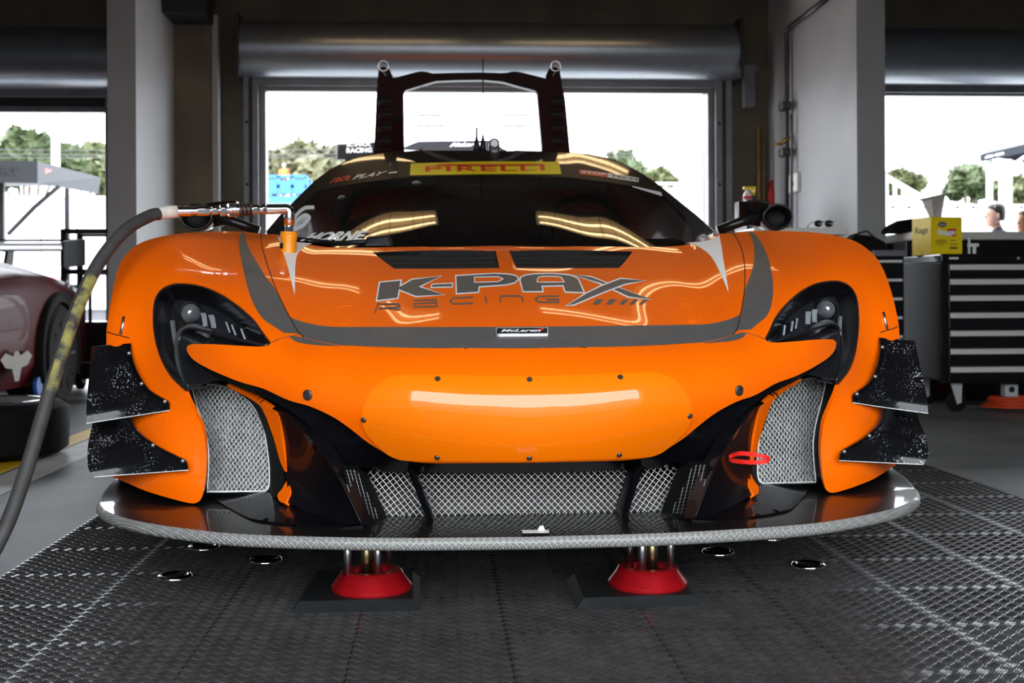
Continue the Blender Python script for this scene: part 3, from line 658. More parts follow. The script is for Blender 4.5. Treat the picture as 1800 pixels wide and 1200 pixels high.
# ------------------------------------------------------------------ canards
def speckle(name):
    m = mat(name, (.005, .005, .006), .3, 0, .4, coat_r=.06, spec=.15); nt = m.node_tree; b = nt.nodes['Principled BSDF']
    tc = nt.nodes.new('ShaderNodeTexCoord'); v = nt.nodes.new('ShaderNodeTexVoronoi'); v.inputs['Scale'].default_value = 170; nt.links.new(tc.outputs['Object'], v.inputs['Vector'])
    n = nt.nodes.new('ShaderNodeTexNoise'); n.inputs['Scale'].default_value = 14; nt.links.new(tc.outputs['Object'], n.inputs['Vector'])
    mr = nt.nodes.new('ShaderNodeMapRange'); mr.inputs[1].default_value = .35; mr.inputs[2].default_value = .7; mr.inputs[3].default_value = .0; mr.inputs[4].default_value = .36; nt.links.new(n.outputs[0], mr.inputs[0])
    lt = nt.nodes.new('ShaderNodeMath'); lt.operation = 'LESS_THAN'; nt.links.new(v.outputs['Distance'], lt.inputs[0]); nt.links.new(mr.outputs[0], lt.inputs[1])
    x = nt.nodes.new('ShaderNodeMix'); x.data_type = 'RGBA'; x.inputs[6].default_value = (.005, .005, .006, 1); x.inputs[7].default_value = (.38, .39, .40, 1)
    nt.links.new(lt.outputs[0], x.inputs[0]); nt.links.new(x.outputs[2], b.inputs['Base Color'])
speckle('canard_black')
def canard(outer, inner, bolts):
    A = crom(outer, 6); B = crom(inner, 6); A = resample(A, 26); B = resample(B, 26); rows = []
    for a, b in zip(A, B):
        r = []
        for k in range(13):
            f = k/12; x, y, Y = a*(1-f)+b*f; r.append(at_y(x, y, Y+.035*math.sin(math.pi*f)*(1-.3*f)))
        rows.append(r)
    g = G(); g.loft(rows, closed=False); n = len(g.v)
    v2 = [Vector(v)+Vector((0, .0035, .0005)) for v in g.v]; g.add(v2, [tuple(reversed(f)) for f in g.f])
    nr, nc = 26, 13; bd = [k for k in range(nc)]+[i*nc+nc-1 for i in range(1, nr)]+[(nr-1)*nc+k for k in range(nc-2, -1, -1)]+[i*nc for i in range(nr-2, 0, -1)]
    g.f += [(bd[i], bd[(i+1) % len(bd)], n+bd[(i+1) % len(bd)], n+bd[i]) for i in range(len(bd))]
    cs = pair('canard', g, 'canard_black', smooth=True, autos=40)
    e = G(); e.tube([Vector(v)+Vector((0, -.0005, 0)) for v in rows[0]], .0011, 6); pair('edge_trim', e, 'white_plastic', cs, smooth=True)
    fl = G(); fr = []
    for i in range(1, 26):
        p = rows[i][12]; q = rows[i][11]; d = (q-p).normalized(); fr.append([p+Vector((0, -.004, 0)), p+d*.016+Vector((0, -.004, .0)), p+d*.016+Vector((0, .004, 0)), p+Vector((0, .004, 0))])
    fl.loft(fr, cap=True); pair('mount_flange', fl, 'paint_black', cs, smooth=True, autos=40)
    for i in bolts:
        p = rows[i][12]; q = rows[i][11]; c = p+(q-p).normalized()*.008+Vector((0, -.005, 0)); pair('bolt', G().lathe([(.0055, 0), (.0055, .002), (.003, .004), (.0005, .0045)], c, (CAMP-c).normalized(), 12), 'bolt_steel', cs, smooth=True)
canard([(152, 744, 2.885), (152, 715, 2.90), (157, 655, 2.975), (161, 609, 3.03)], [(298, 721, 2.873), (297, 706, 2.872), (285, 699, 2.885), (262, 684, 2.912), (244, 657, 2.945), (233, 628, 2.985), (230, 603, 3.02)], (3, 12, 22))
canard([(165, 838, 2.86), (155, 822, 2.865), (154, 790, 2.90), (158, 765, 2.96), (163, 742, 3.0)], [(331, 826, 2.812), (328, 810, 2.815), (313, 802, 2.825), (276, 783, 2.85), (243, 758, 2.905), (230, 737, 2.94), (227, 730, 2.95)], (3, 13))
# ------------------------------------------------------------------ body behind the front skin
def crest_ext(name, pts, rows, m):
    us = SKIN.us(pts); P, N = SKIN.P([a for a, b in us], [b for a, b in us]); g = G()
    g.loft([[tuple(p) for p in P]]+[[tuple(p+np.array(d)) for p in P] for d in rows], closed=False); return pair(name, g, m, smooth=True)
crest_ext('fender_top', crom(CREST[5:], 5), [(.0, .10, .004), (.0, .3, -.004), (.0, .6, -.03), (.0, 1.0, -.06)], 'paint_orange')
crest_ext('fender_side', crom(CREST[:6], 5), [(-.006, .10, 0), (.0, .3, 0), (.03, .6, 0), (.06, 1.0, 0)], 'paint_orange')
# windscreen and roof
mat('roof_black', (.010, .009, .009), .35, 0, .5, coat_r=.025, spec=.04)
WIN = Field([(545, 430, 3.66), (620, 434, 3.58), (525, 425, 3.76), (470, 405, 3.98), (700, 433, 3.56), (500, 372, 4.12), (530, 340, 4.28), (560, 315, 4.42), (600, 291, 4.55), (640, 277, 4.64), (700, 269, 4.72), (780, 266, 4.76),
             (560, 375, 4.02), (620, 375, 3.90), (700, 375, 3.86), (620, 330, 4.17), (700, 316, 4.18), (680, 290, 4.42), (780, 290, 4.36)], [(3.55, .838), (3.85, .975), (4.2, 1.108), (4.40, 1.168), (4.6, 1.215), (4.78, 1.245)], 1.5e-3)
PIL_O = [(468, 407), (490, 381), (510, 361), (535, 336), (560, 313), (590, 293), (625, 278), (665, 270), (720, 266), (790, 264.5)]
HEAD = [('c', 308), (780, 309), (717, 311), (680, 315), (627, 322), (580, 330), (557, 335)]
GIN = [(557, 335), (540, 350), (520, 380), (512, 398), (517, 422)]
WB2 = [(515, 424), (545, 430), (575, 434), (620, 435), (700, 434.5), (800, 433)]
cabin = panel('windscreen', WIN, [HEAD[0]]+path(HEAD[1:], GIN, WB2)+[('c', 432), ('c', 400), ('c', 360)], 'glass_tint', side='weld', th=0)
roof = panel('roof', WIN, [('c', 264.5)]+path(list(reversed(PIL_O)), [(468, 407), (500, 414), (516, 424)], list(reversed(GIN)), list(reversed(HEAD[1:])))+[HEAD[0]], 'roof_black', side='weld', th=.01, h=.02)
us = WIN.us(crom(PIL_O, 4)); P, N = WIN.P([a for a, b in us], [b for a, b in us])
g = G(); g.loft([[tuple(p+n*.0015) for p, n in zip(P, N)], [tuple(p+np.array((.0-.012*max(0, 1-i/30), .05, -.004))) for i, p in enumerate(P)], [tuple(p+np.array((-.04, .25, -.06))) for p in P], [tuple(p+np.array((-.10, .6, -.25))) for p in P]], closed=False); pair('cabin_side', g, 'paint_orange', smooth=True)
G().add([(XC-.5, 4.72, 1.19), (XC+.5, 4.72, 1.19), (XC+.5, 5.35, 1.17), (XC-.5, 5.35, 1.17)], [(0, 1, 2, 3)]).out('roof_panel', 'roof_black', car)
# cabin inside: dashboard, bulkhead, seat, roll hoop, steering wheel
mat('cabin_dark', (.008, .008, .009), .7)
G().box(XC-.62, XC+.62, 3.75, 4.15, .60, .87).out('dashboard', 'cabin_dark', car, bevel=.04)
G().box(XC-.58, XC+.58, 5.2, 5.25, .25, 1.172).out('bulkhead', 'cabin_dark', car)
G().box(XC-.78, XC+.78, 3.7, 5.2, .24, .26).out('cabin_floor', 'cabin_dark', car)
G().tube(crom([(XC-.62, 4.95, .4), (XC-.56, 4.95, 1.0), (XC-.42, 4.93, 1.14), (XC, 4.93, 1.17), (XC+.42, 4.93, 1.14), (XC+.56, 4.95, 1.0), (XC+.62, 4.95, .4)], 5), .02, 10).out('roll_hoop', 'cabin_dark', car, smooth=True)
sw = [(XC+.34+.15*math.cos(a), 4.22+.05*math.sin(a), .90+.14*math.sin(a)) for a in [2*math.pi*k/28 for k in range(28)]]
G().tube(sw, .014, 8, closed=True).out('steering_wheel', 'black_plastic', car, smooth=True)
G().box(XC+.12, XC+.58, 4.75, 4.95, .4, 1.02).out('seat', 'cabin_dark', car, bevel=.05)
for px, py, r in ((732, 328, .021), (601, 352, .017), (592, 370, .024)):
    p = at_y(px, py, 4.16 if px > 700 else 4.10); n = (CAMP-p).normalized()
    c_ = G().lathe([(r, -.04), (r, .0), (r*.85, .006), (r*.7, .0), (.001, .002)], p, n, 20).out('cabin_camera', 'wall_grey', car, smooth=True, autos=40)
    G().lathe([(r*.66, .0025), (r*.5, .006), (.001, .008)], p, n, 16).out('camera_lens', 'white_plastic' if py == 370 else 'bolt_steel', c_, smooth=True)
# wiper
p = at_y(655, 421, 3.56)
w_ = G().hexa(PY([(638, 433, 3.52), (690, 433, 3.52), (692, 428, 3.6), (640, 428, 3.6)]), PY([(645, 417, 3.53), (684, 413, 3.53), (684, 412, 3.6), (645, 415, 3.6)])).out('wiper', 'black_plastic', car, bevel=.006)
G().tube(PY([(660, 424, 3.55), (590, 428, 3.60), (520, 420, 3.80)]), .008, 8).out('wiper_arm', 'black_plastic', w_, smooth=True)
# hood vents
VF = path(*VENT); us = SKIN.us(VF); P, N = SKIN.P([a for a, b in us], [b for a, b in us])
g = G(); g.loft([[tuple(p) for p in P], [tuple(p+np.array((0, .0, -.04))) for p in P]]); c = P.mean(0)+np.array((0, 0, -.04)); n = len(g.v)
g.add([tuple(p+np.array((0, 0, -.04))) for p in P]+[tuple(c)], [(i, (i+1) % len(P), len(P)) for i in range(len(P))]); vents = pair('hood_vent', g, 'duct_black', smooth=False)
for yy in (450, 458, 466):
    a = 655+(yy-443)*1.35+3; 
    L = SKIN.us([(a, yy), (876, yy-1)]); P, N = SKIN.P([q[0] for q in L], [q[1] for q in L], -.004)
    A, B = Vector(P[0]), Vector(P[1]); g = G().hexa([A+Vector((0, 0, -.012)), B+Vector((0, 0, -.012)), B+Vector((0, .028, -.004)), A+Vector((0, .028, -.004))], [A, B, B+Vector((0, .030, .006)), A+Vector((0, .030, .006))]); pair('louvre', g, 'duct_black', vents)
# ------------------------------------------------------------------ decals that follow the skin
def decal(name, fld, poly, m, off, side='one', parent=None, h=.012): return panel(name, fld, poly, m, parent, side, off=off, th=0, h=h)
STR_H = [(509, 557), (523, 563), (550, 570), (585, 574.5), (650, 575), (800, 575), ('c', 574.5)]
decal('hood_stripe', SKIN, path(SEAM[6:], NOSE[:-1])[:-1]+[(800, 612), ('c', 612.5)]+[STR_H[-1]]+path(list(reversed(STR_H[:-1])))[:-1], 'stripe_grey', .0008, 'weld', hood)
ST_F = path([(424, 408.5), (420, 420), (421, 440), (427, 470), (435, 505), (446, 535), (462, 560), (485, 576), (499, 585)], [(499, 585), (519, 586), (526, 588)], [(526, 588), (516, 572), (508, 558), (497, 537), (483, 508), (466, 485), (445, 450), (434, 428), (431, 415), (430, 408.5)])
decal('fender_stripe', SKIN, ST_F, 'stripe_grey', .0008, 'both', fender)
decal('bumper_stripe', SKIN, path([(507, 590), (520, 600), (545, 605.5), (585, 608), (601, 608)], [(601, 608), (576, 604), (553, 599), (534, 593)], [(534, 593), (507, 590)]), 'stripe_grey', .0008, 'both', (bumper, bumper))
# white flashes running back over the cowl
decal('white_flash', SKIN, path([(549, 428), (535, 434), (525, 444), (521, 452)], [(521, 452), (519, 470), (518, 519)], [(518, 519), (511, 490), (503, 460), (494, 434), (487, 415)], [(487, 415), (515, 425), (549, 428)]), 'decal_white', .0008, 'both', (hood, hood), h=.006)
# lettering drawn on the hood
def cp(l, ox=640, oy=460, k=3.4615): return [(ox+x/k, oy+y/k) for x, y in l]
def inset(poly, d):
    P = [np.array(p) for p in poly]; n = len(P); A = sum(P[i][0]*P[(i+1) % n][1]-P[(i+1) % n][0]*P[i][1] for i in range(n)); sg = 1 if A > 0 else -1; o = []
    for i in range(n):
        a = P[i]-P[i-1]; b = P[(i+1) % n]-P[i]; a = a/np.linalg.norm(a); b = b/np.linalg.norm(b)
        na = np.array((-a[1], a[0]))*sg; nb = np.array((-b[1], b[0]))*sg; m = na+nb; L = m @ na
        o.append(tuple(P[i]+m*d/max(L, .35)))
    return o
LET = [([(90, 122), (232, 108), (208, 228), (70, 245)], None), ([(182, 165), (290, 104), (475, 86), (350, 152), (495, 203), (315, 218)], None), ([(410, 135), (545, 128), (540, 158), (402, 162)], None),
       ([(553, 82), (680, 74), (800, 68), (880, 72), (925, 82), (943, 98), (940, 115), (915, 135), (860, 147), (785, 153), (705, 158), (700, 191), (558, 201)], [(675, 98), (815, 95), (838, 106), (815, 120), (675, 123)]),
       ([(943, 112), (950, 92), (980, 78), (1040, 70), (1150, 68), (1240, 75), (1285, 88), (1308, 105), (1347, 195), (1220, 190), (1207, 152), (1088, 155), (1095, 188), (963, 188)], [(1056, 112), (1064, 98), (1090, 93), (1170, 93), (1198, 100), (1212, 122), (1056, 122)]),
       ([(1262, 78), (1385, 88), (1757, 233), (1605, 220), (1440, 140)], None), ([(1222, 272), (1345, 192), (1440, 145), (1560, 100), (1722, 117), (1590, 145), (1470, 190), (1380, 228), (1275, 272)], None)]
for i, (p, hl) in enumerate(LET):
    z = .0008 if i < 6 else .0016
    kw = dict(holes=[SKIN and cp(hl)]) if hl else {}
    w_ = panel('letter_outline', SKIN, cp(p), 'decal_white', hood, 'one', off=z, th=0, h=.012, **kw)
    q = inset(cp(p), 2.3 if i not in (2,) else 2.0); kw = dict(holes=[inset(cp(hl), -1.8)]) if hl else {}
    panel('letter', SKIN, q, 'stripe_grey', hood, 'one', off=z+.0004, th=0, h=.012, **kw)
def stroke(name, lines, wd, fld, m, parent, off):
    g = G()
    for l in lines:
        l = [np.array(p, float) for p in l]
        for a, b in zip(l[:-1], l[1:]):
            d = (b-a)/np.linalg.norm(b-a); nn = np.array((-d[1]*.8, d[0]))*wd/2; e = d*wd*.3
            U = fld.us([a-e+nn, b+e+nn, b+e-nn, a-e-nn]); P, N = fld.P([q[0] for q in U], [q[1] for q in U], off); g.add([tuple(p) for p in P], [(0, 1, 2, 3)])
    return g.out(name, m, parent)
RAC = {'r': [[(66, 310), (85, 258), (212, 258), (218, 274), (92, 286)], [(140, 284), (220, 293)]], 'a': [[(305, 236), (438, 232), (444, 272), (308, 276), (302, 256), (440, 250)]], 'c': [[(660, 217), (545, 222), (522, 240), (545, 258), (660, 254)]],
       'i': [[(740, 211), (744, 252)]], 'n': [[(829, 250), (828, 210), (945, 210), (964, 222), (966, 248)]], 'g': [[(1183, 210), (1065, 212), (1042, 228), (1062, 247), (1184, 248), (1184, 231), (1110, 231)]]}
for k_, l in RAC.items(): stroke('letter', [cp(x) for x in l], 2.8, SKIN, 'stripe_grey', hood, .0008)
for x, w_ in ((1388, 62), (1470, 60), (1550, 45), (1612, 40), (1672, 30)): decal('bar_mark', SKIN, cp([(x, 260), (x+w_*.55, 264), (x+w_*.55+38, 232), (x+38-w_*.15, 228)]), 'stripe_grey', .0008, parent=hood)
# round access covers on the hood: thin raised outlines
for side in (1, -1):
    L = crom([(590, 547), (592, 541), (604, 537), (618, 538), (619, 545), (613, 564), (604, 569), (595, 566)], 4, True); U = SKIN.us(L); P, N = SKIN.P([q[0]*side for q in U], [q[1] for q in U], .0003)
    G().tube([tuple(p) for p in P], .0008, 4, closed=True).out('access_cover', 'paint_orange_warm', hood)
# name badge on the nose
def fquad(fld, q, off, n=6):
    """pixel quad (bl, br, tr, tl) -> function mapping (x, y) in 0..1 to the skin"""
    q = [np.array(p, float) for p in q]
    def f(xy):
        L = [tuple((q[0]*(1-x)+q[1]*x)*(1-y)+(q[3]*(1-x)+q[2]*x)*y) for x, y in xy]; U = fld.us(L); P, N = fld.P([a for a, b in U], [b for a, b in U], off); return [tuple(p) for p in P]
    return f
def skin_text(name, body, fld, quad, m, parent, off, bold=.02, shear=0, space=1.0):
    V, Fc = text_mesh(body, bold, shear, space=space); return mk(name, fquad(fld, quad, off)(V), Fc, m, parent)
bq = [(872, 592), (963, 591), (963, 579.5), (872, 580)]
badge = panel('badge', SKIN, bq, 'decal_white', hood, 'one', off=.006, th=.006)
panel('badge_face', SKIN, inset(bq, 1.0), 'decal_dark', badge, 'one', off=.0066, th=0)
skin_text('badge_lettering', 'McLaren', SKIN, [(880, 588.5), (950, 587.8), (951, 583), (882, 583.6)], 'decal_white', badge, .0072, .04, .2)
decal('badge_swoosh', SKIN, [(944, 584), (957, 581.2), (954, 585), (951, 586), (951, 584)], 'decal_red', .0073, parent=badge, h=.004)
# windscreen stickers
yq = [(720.5, 308), (987, 306.5), (982, 284.5), (722, 287)]
ys = decal('sponsor_banner', WIN, path([(720.5, 308.5), (850, 306.5), (987, 306.5)], [(987, 306.5), (982, 284.5)], [(982, 284.5), (850, 284), (722, 287.5)]), 'decal_yellow', .001, parent=roof)
for a, b in ((746, 957),):
    skin_text('banner_letter', 'PIRELLI', WIN, [(748, 302.5), (958, 300.5), (957, 292), (748, 293)], 'decal_red', ys, .0022, .012, 0, 1.1)
decal('banner_bar', WIN, [(765, 292.5), (957, 292), (957, 289.3), (770, 289.6)], 'decal_red', .0022, parent=ys)
skin_text('sponsor_lettering', 'race', WIN, [(579, 323), (617, 316), (615, 308), (584, 314)], 'decal_red', roof, .001, .02, .5)
skin_text('sponsor_lettering', 'PLAY', WIN, [(619, 316), (676, 307), (682, 300.5), (622, 308)], 'decal_white', roof, .001, .03, .4)
decal('sponsor_mark', WIN, [(683, 305.5), (698, 304), (698, 301.5), (684, 303)], 'decal_white', .001, parent=roof)
rs = decal('sponsor_strip', WIN, [(1019, 306), (1068, 312), (1069, 304), (1018, 298.5)], 'decal_red', .001, parent=roof)
decal('sponsor_strip', WIN, [(1068, 312), (1122, 320.5), (1123, 313), (1069, 304)], 'decal_white', .001, parent=roof)
skin_text('sponsor_lettering', 'STOP', WIN, [(1022, 304.5), (1066, 309.5), (1067, 305), (1022, 300)], 'decal_white', roof, .002, .04)
skin_text('sponsor_lettering', 'TECH', WIN, [(1072, 311), (1120, 318.5), (1121, 314.5), (1073, 307)], 'decal_dark', roof, .002, .04)
decal('inspection_sticker', WIN, [(1112, 329), (1164, 345), (1162, 338), (1111, 327)], 'decal_white', .001, parent=roof)
skin_text('driver_name', 'HORNE', WIN, [(527, 426), (640, 424.5), (648, 406.5), (547, 411)], 'decal_white', roof, .004, .05, .25)
sx = crom([(551, 366), (535, 368), (520, 382), (513, 398), (517, 404), (530, 400), (541, 390), (544, 383), (536, 380), (524, 388), (517, 398)], 4)
stroke('race_number', [sx], 6.5, WIN, 'decal_white', roof, .004)
# ------------------------------------------------------------------ mirrors, engine cover, aerials
def mirror_pod(cx, cy, Y, root_px, sg):
    c = at_y(cx, cy, Y); k = Y/F
    g = G(); rings = []
    for (sx, sz, dy, ox) in ((.72, .70, .05, 0), (.74, .72, .01, 0), (.82, .80, -.006, 0), (.94, .92, -.010, 0), (1, 1, 0, 0), (1.02, 1.03, .03, 0), (1.0, 1.0, .09, 0), (.8, .8, .14, 0)):
        rings.append([(c.x+ox+sx*28*k*math.cos(a)*(1+.05*math.cos(2*a)), c.y+dy, c.z+sz*24*k*math.sin(a)) for a in [2*math.pi*i/28 for i in range(28)]])
    g.loft(rings); m = g.out('mirror_pod', 'carbon', car, smooth=True)
    G().add([(x, y, z) for x, y, z in rings[0]]+[(c.x, c.y+.07, c.z)], [(i, (i+1) % 28, 28) for i in range(28)]).out('pod_recess', 'duct_black', m, smooth=True)
    a = -sg                                      # towards the car
    W = lambda dx, dz, dy: Vector((c.x+a*dx*k, c.y+dy, c.z+dz*k))
    # housing reaching inboard with a flat top
    G().loft([[W(16, 23, .0), W(22, -16, .06), W(22, -16, .12), W(16, 23, .12)], [W(36, 27, .0), W(36, -12, .06), W(36, -12, .11), W(36, 27, .11)], [W(66, 29, .03), W(60, -2, .075), W(60, -2, .09), W(66, 29, .09)]], cap=True).out('mirror_shell', 'carbon', m, smooth=True, autos=50)
    q = at_y(*root_px); 
    G().tube([W(18, 4, .04), (W(18, 4, .04)+q)/2+Vector((0, 0, .004)), q], [.020, .018, .016], 12).out('mirror_stalk', 'carbon', m, smooth=True)
mirror_pod(1367, 381, 4.02, (1262, 405, 4.05), 1)
pL = at_y(1367, 381, 4.02); qL = at_y(1262, 405, 4.05)
from_pix = lambda p: (900+F*(p-CAMP).dot(CR)/(p-CAMP).dot(CF), CYP-F*(p-CAMP).dot(CU)/(p-CAMP).dot(CF))
def mp(p): return Vector((2*XC-p.x, p.y, p.z))
aL = from_pix(mp(pL)); bL = from_pix(mp(qL))
mirror_pod(aL[0], aL[1], 4.02, (bL[0], bL[1], 4.05), -1)
# engine cover standing open behind the roof
YL = 5.75
mat('lid_black', (.008, .008, .009), .5, coat=.1)
def lp(l, Y=YL): return [at_y(580+x/4.09, 90+y/4.09, Y-(750-y)*.0006) for x, y in l]      # leans forward at the top
fo = [(315, 760), (333, 330), (340, 235), (450, 195), (640, 145), (680, 143), (735, 160), (900, 155), (1080, 152), (1260, 158), (1320, 143), (1360, 148), (1550, 195), (1665, 235), (1690, 330), (1730, 760)]
fi = [(535, 760), (528, 285), (640, 250), (760, 215), (900, 208), (1100, 206), (1240, 218), (1350, 250), (1490, 287), (1530, 760)]
lid = G(); A = lp(resample(fo, 60)); B = lp(resample(fi, 60)); th = Vector((0, .05, 0))
lid.loft([[a for a in A], [b for b in B], [b+th for b in B], [a+th for a in A], [a for a in A]], closed=False)
lid = lid.out('engine_cover', 'lid_black', car, smooth=True, autos=40)
G().add([p+Vector((0, .03, 0)) for p in lp(fi)], [tuple(reversed(range(len(fi))))]).out('cover_window', 'lexan', lid)
for i in range(4):
    for x0, x1 in ((610, 805), (1225, 1420)):
        y = 392+i*76; dx = i*5; q = lp([(x0+dx, y), (x1+dx, y), (x1+dx-12, y+24), (x0+dx+12, y+24)], YL+.02)
        G().add(q+[p+Vector((0, -.018, -.004)) for p in q[2:]], [(0, 1, 2, 3)][:0]+[(0, 1, 4, 5)]).out('window_louvre', 'lexan', lid)
        G().tube([q[0]+Vector((0, -.03, 0)), q[1]+Vector((0, -.03, 0))], .0035, 6).out('louvre_edge', 'frame_metal', lid)
for xx in (425, 1630):
    q = lp([(xx-70, 740), (xx+70, 740)])[0:2]; G().hexa([(q[0].x, q[0].y-.01, .78), (q[1].x, q[0].y-.01, .78), (q[1].x, q[0].y+.05, .78), (q[0].x, q[0].y+.05, .78)], [(q[0].x, q[0].y, q[0].z+.02), (q[1].x, q[0].y, q[0].z+.02), (q[1].x, q[0].y+.05, q[0].z+.02), (q[0].x, q[0].y+.05, q[0].z+.02)]).out('hinge_arm', 'lid_black', lid)
for x0, x1 in ((345, 455), (1580, 1680)):
    G().prism(lp([(x0-5, 240), (x0+5, 130), (x0+35, 110), (x0+80, 125), (x1, 190), (x1, 205)], YL) if x0 < 900 else lp([(x1-10, 240), (x1-30, 130), (x1-60, 112), (x1-105, 125), (x0-30, 180), (x0-28, 200)], YL), (0, .02, 0)).out('latch_tab', 'lid_black', lid)
    c = lp([(384, 106)] if x0 < 900 else [(1622, 108)], YL-.01)[0]; r = .0225
    G().tube([c+Vector((r*math.cos(a), 0, r*math.sin(a))) for a in [2*math.pi*k/20 for k in range(20)]], .0035, 6, closed=True).out('pin_ring', 'steel', lid, smooth=True)
    G().tube([c+Vector((0, 0, -r)), c+Vector((.012 if x0 < 900 else -.012, 0, -r-.02))], .004, 6).out('latch_pin', 'steel', lid)
for i in range(4):
    for x0, x1 in ((350, 445), (1585, 1680)):
        q = lp([(x0, 345+i*95), (x1, 340+i*95), (x1, 375+i*95), (x0, 385+i*95)], YL-.002); G().prism(q, (0, -.01, -.012)).out('gill', 'lid_black', lid, bevel=.004)
G().hexa(lp([(455, 505), (520, 495), (525, 700), (455, 715)], YL-.004), lp([(455, 505), (520, 495), (525, 700), (455, 715)], YL-.012)).out('cover_patch', 'carbon', lid)
for px, y0, y1, r, Y in ((849, 262, 103, .0025, 4.95), (838, 262, 224, .0045, 4.95)):
    a, b = at_y(px, y0+6, Y), at_y(px, y1, Y); an = G().tube([a, b], r, 6).tube([a, a+Vector((0, 0, .03)), a+Vector((0, 0, .075))], [.018, .012, .003], 10).out('aerial', 'black_plastic', car, smooth=True)
p = at_y(869, 252, 4.9); rc = G().box(p.x-.022, p.x+.022, p.y-.01, p.y+.04, p.z-.05, p.z+.01).out('roof_camera', 'black_plastic', car, bevel=.006)
G().lathe([(.022, -.03), (.022, .01), (.018, .016), (.015, .012), (.001, .012)], p, (CAMP-p).normalized(), 20).out('camera_lens', 'bolt_steel', rc, smooth=True, autos=40)
# towing strap loop beside the right mesh
tp = [at_y(*q) for q in crom([(1283, 803, 2.56), (1300, 797, 2.53), (1325, 799, 2.51), (1345, 803, 2.50), (1353, 807, 2.49), (1340, 812, 2.48), (1310, 812, 2.50), (1285, 809, 2.54)], 5, True)]
g = G(); g.loft([[p+Vector((0, -.002, -.004)), p+Vector((0, -.002, .005)), p+Vector((0, .002, .005)), p+Vector((0, .002, -.004))] for p in tp+tp[:1]]); g.out('tow_strap', 'decal_red', car)
# fender hinge pins and seams
for a, b in (((219, 557), (213, 588)),):
    g = G(); g.tube([hpt(x, y, .002)[0] for x, y in (a, (217, 570), b)], .004, 8); pair('hinge_pin', g, 'steel', fender, smooth=True)
def seam(pts, m='seam_dark', r=.0016, parent=None):
    g = G(); g.tube([hpt(x, y, .0)[0] for x, y in crom(pts, 5)], r, 4); return pair('panel_seam', g, m, parent or fender)
seam([(189, 583), (200, 587), (213, 590), (228, 594)]); seam(SEAM[:9])
seam([(478, 602), (490, 596), (510, 591), (526, 589)], 'seam_dark', .0012)
# underside, floor of the car
G().box(XC-.92, XC+.92, 3.3, 6.9, .17, .19).out('underfloor', 'duct_black', car)
for yy in (3.62, 6.25):
    for s in (-1, 1):
        c = (XC+s*(.83), yy, .43); w = G().lathe([(.19, -.15), (.30, -.15), (.335, -.12), (.34, 0), (.335, .12), (.30, .15), (.19, .15)], c, (1, 0, 0), 36).out('wheel', 'black_rubber', car, smooth=True, autos=40)
G().box(XC-.98, XC+.98, 4.2, 6.95, .22, .80).out('rear_body', 'paint_orange', car, bevel=.06)
# ================================================================== jacks, pads, rings, hose
mat('jack_red', (.42, .006, .010), .30, .35, .4, noise=(40, .15)); mat('gold_rod', (.42, .33, .17), .30, 1.0, noise=(20, .1)); mat('pad_rubber', (.007, .008, .009), .5, noise=(20, .3), spec=.3)
def jack(cx, cy_base, px_r, rods, gold, plabel, jlabel, pad):
    c = at_z(cx, cy_base, .022)
    P = [at_z(*q, 0) for q in pad]; I = []
    cc = sum(P, Vector())/4
    for p in P: I.append(p+(cc-p).normalized()*.028+Vector((0, 0, .022)))
    pt = thing('jack_pad', (cc.x, cc.y, 0), plabel, 'floor pad', 'rubber pads under the jacks')
    G().hexa(P, I).out('pad', 'pad_rubber', pt)
    j = thing('air_jack', (c.x, c.y, .022), jlabel, 'jack', 'air jacks lifting the car')
    r = px_r*c.y/F
    G().lathe([(r*.98, .0), (r, .004), (r, .010), (r*.80, .034), (r*.76, .041), (r*.72, .044), (r*.50, .044), (r*.48, .040), (r*.48, .02), (.001, .02)], c, (0, 0, 1), 48, cap=False).out('jack_foot', 'jack_red', j, smooth=True, autos=35)
    for px, dy, rr in rods:
        q = at_y(px, 1000, c.y+dy); G().cyl((q.x, q.y, .05), (q.x, q.y, .163), rr, 16).out('guide_rod', 'steel', j, smooth=True)
    q = at_y(gold, 1000, c.y); G().cyl((q.x, q.y, .03), (q.x, q.y, .163), .0135, 20).out('piston', 'gold_rod', j, smooth=True)
jack(653.5, 1034, 70, ((611, -.035, .0088), (664, -.042, .0088), (683, .055, .0088)), 645, 'square black rubber pad with sloped edges under the left jack', 'red conical air jack foot with steel rods, left of the car centre', [(510, 1079), (741, 1073.5), (739, 1015), (546, 1016)])
jack(1138.5, 1027, 70, ((1108, .035, .0080), (1129, -.04, .0100), (1179, -.015, .0080)), 1146, 'square black rubber pad with sloped edges under the right jack', 'red conical air jack foot with steel rods, right of the car centre', [(1012, 1072), (1236, 1065.5), (1204, 1018), (993, 1020)])
RL = ('steel floor ring under the left end of the splitter', 'steel floor ring nearest the left jack pad', 'steel floor ring farthest left and nearest the viewer', 'steel floor ring half hidden by the right splitter edge', 'steel floor ring just right of the right jack', 'steel floor ring in front of the right splitter')
for (px, py), l in zip(((358, 963), (467, 986), (307, 1015), (1355, 946), (1262, 972), (1421, 995)), RL):
    c = at_z(px, py, 0); t = thing('floor_ring', (c.x, c.y, .0015), l, 'floor ring', 'steel rings let into the floor')
    G().lathe([(.043, 0), (.043, .003), (.040, .007), (.034, .008), (.029, .006), (.027, .002)], (0, 0, 0), (0, 0, 1), 36, cap=False).out('ring', 'chrome', t, smooth=True, local=True)
    G().lathe([(.028, .002), (.026, .001), (.001, .001)], (0, 0, 0), (0, 0, 1), 24, cap=False).out('ring_cup', 'black_rubber', t, local=True)
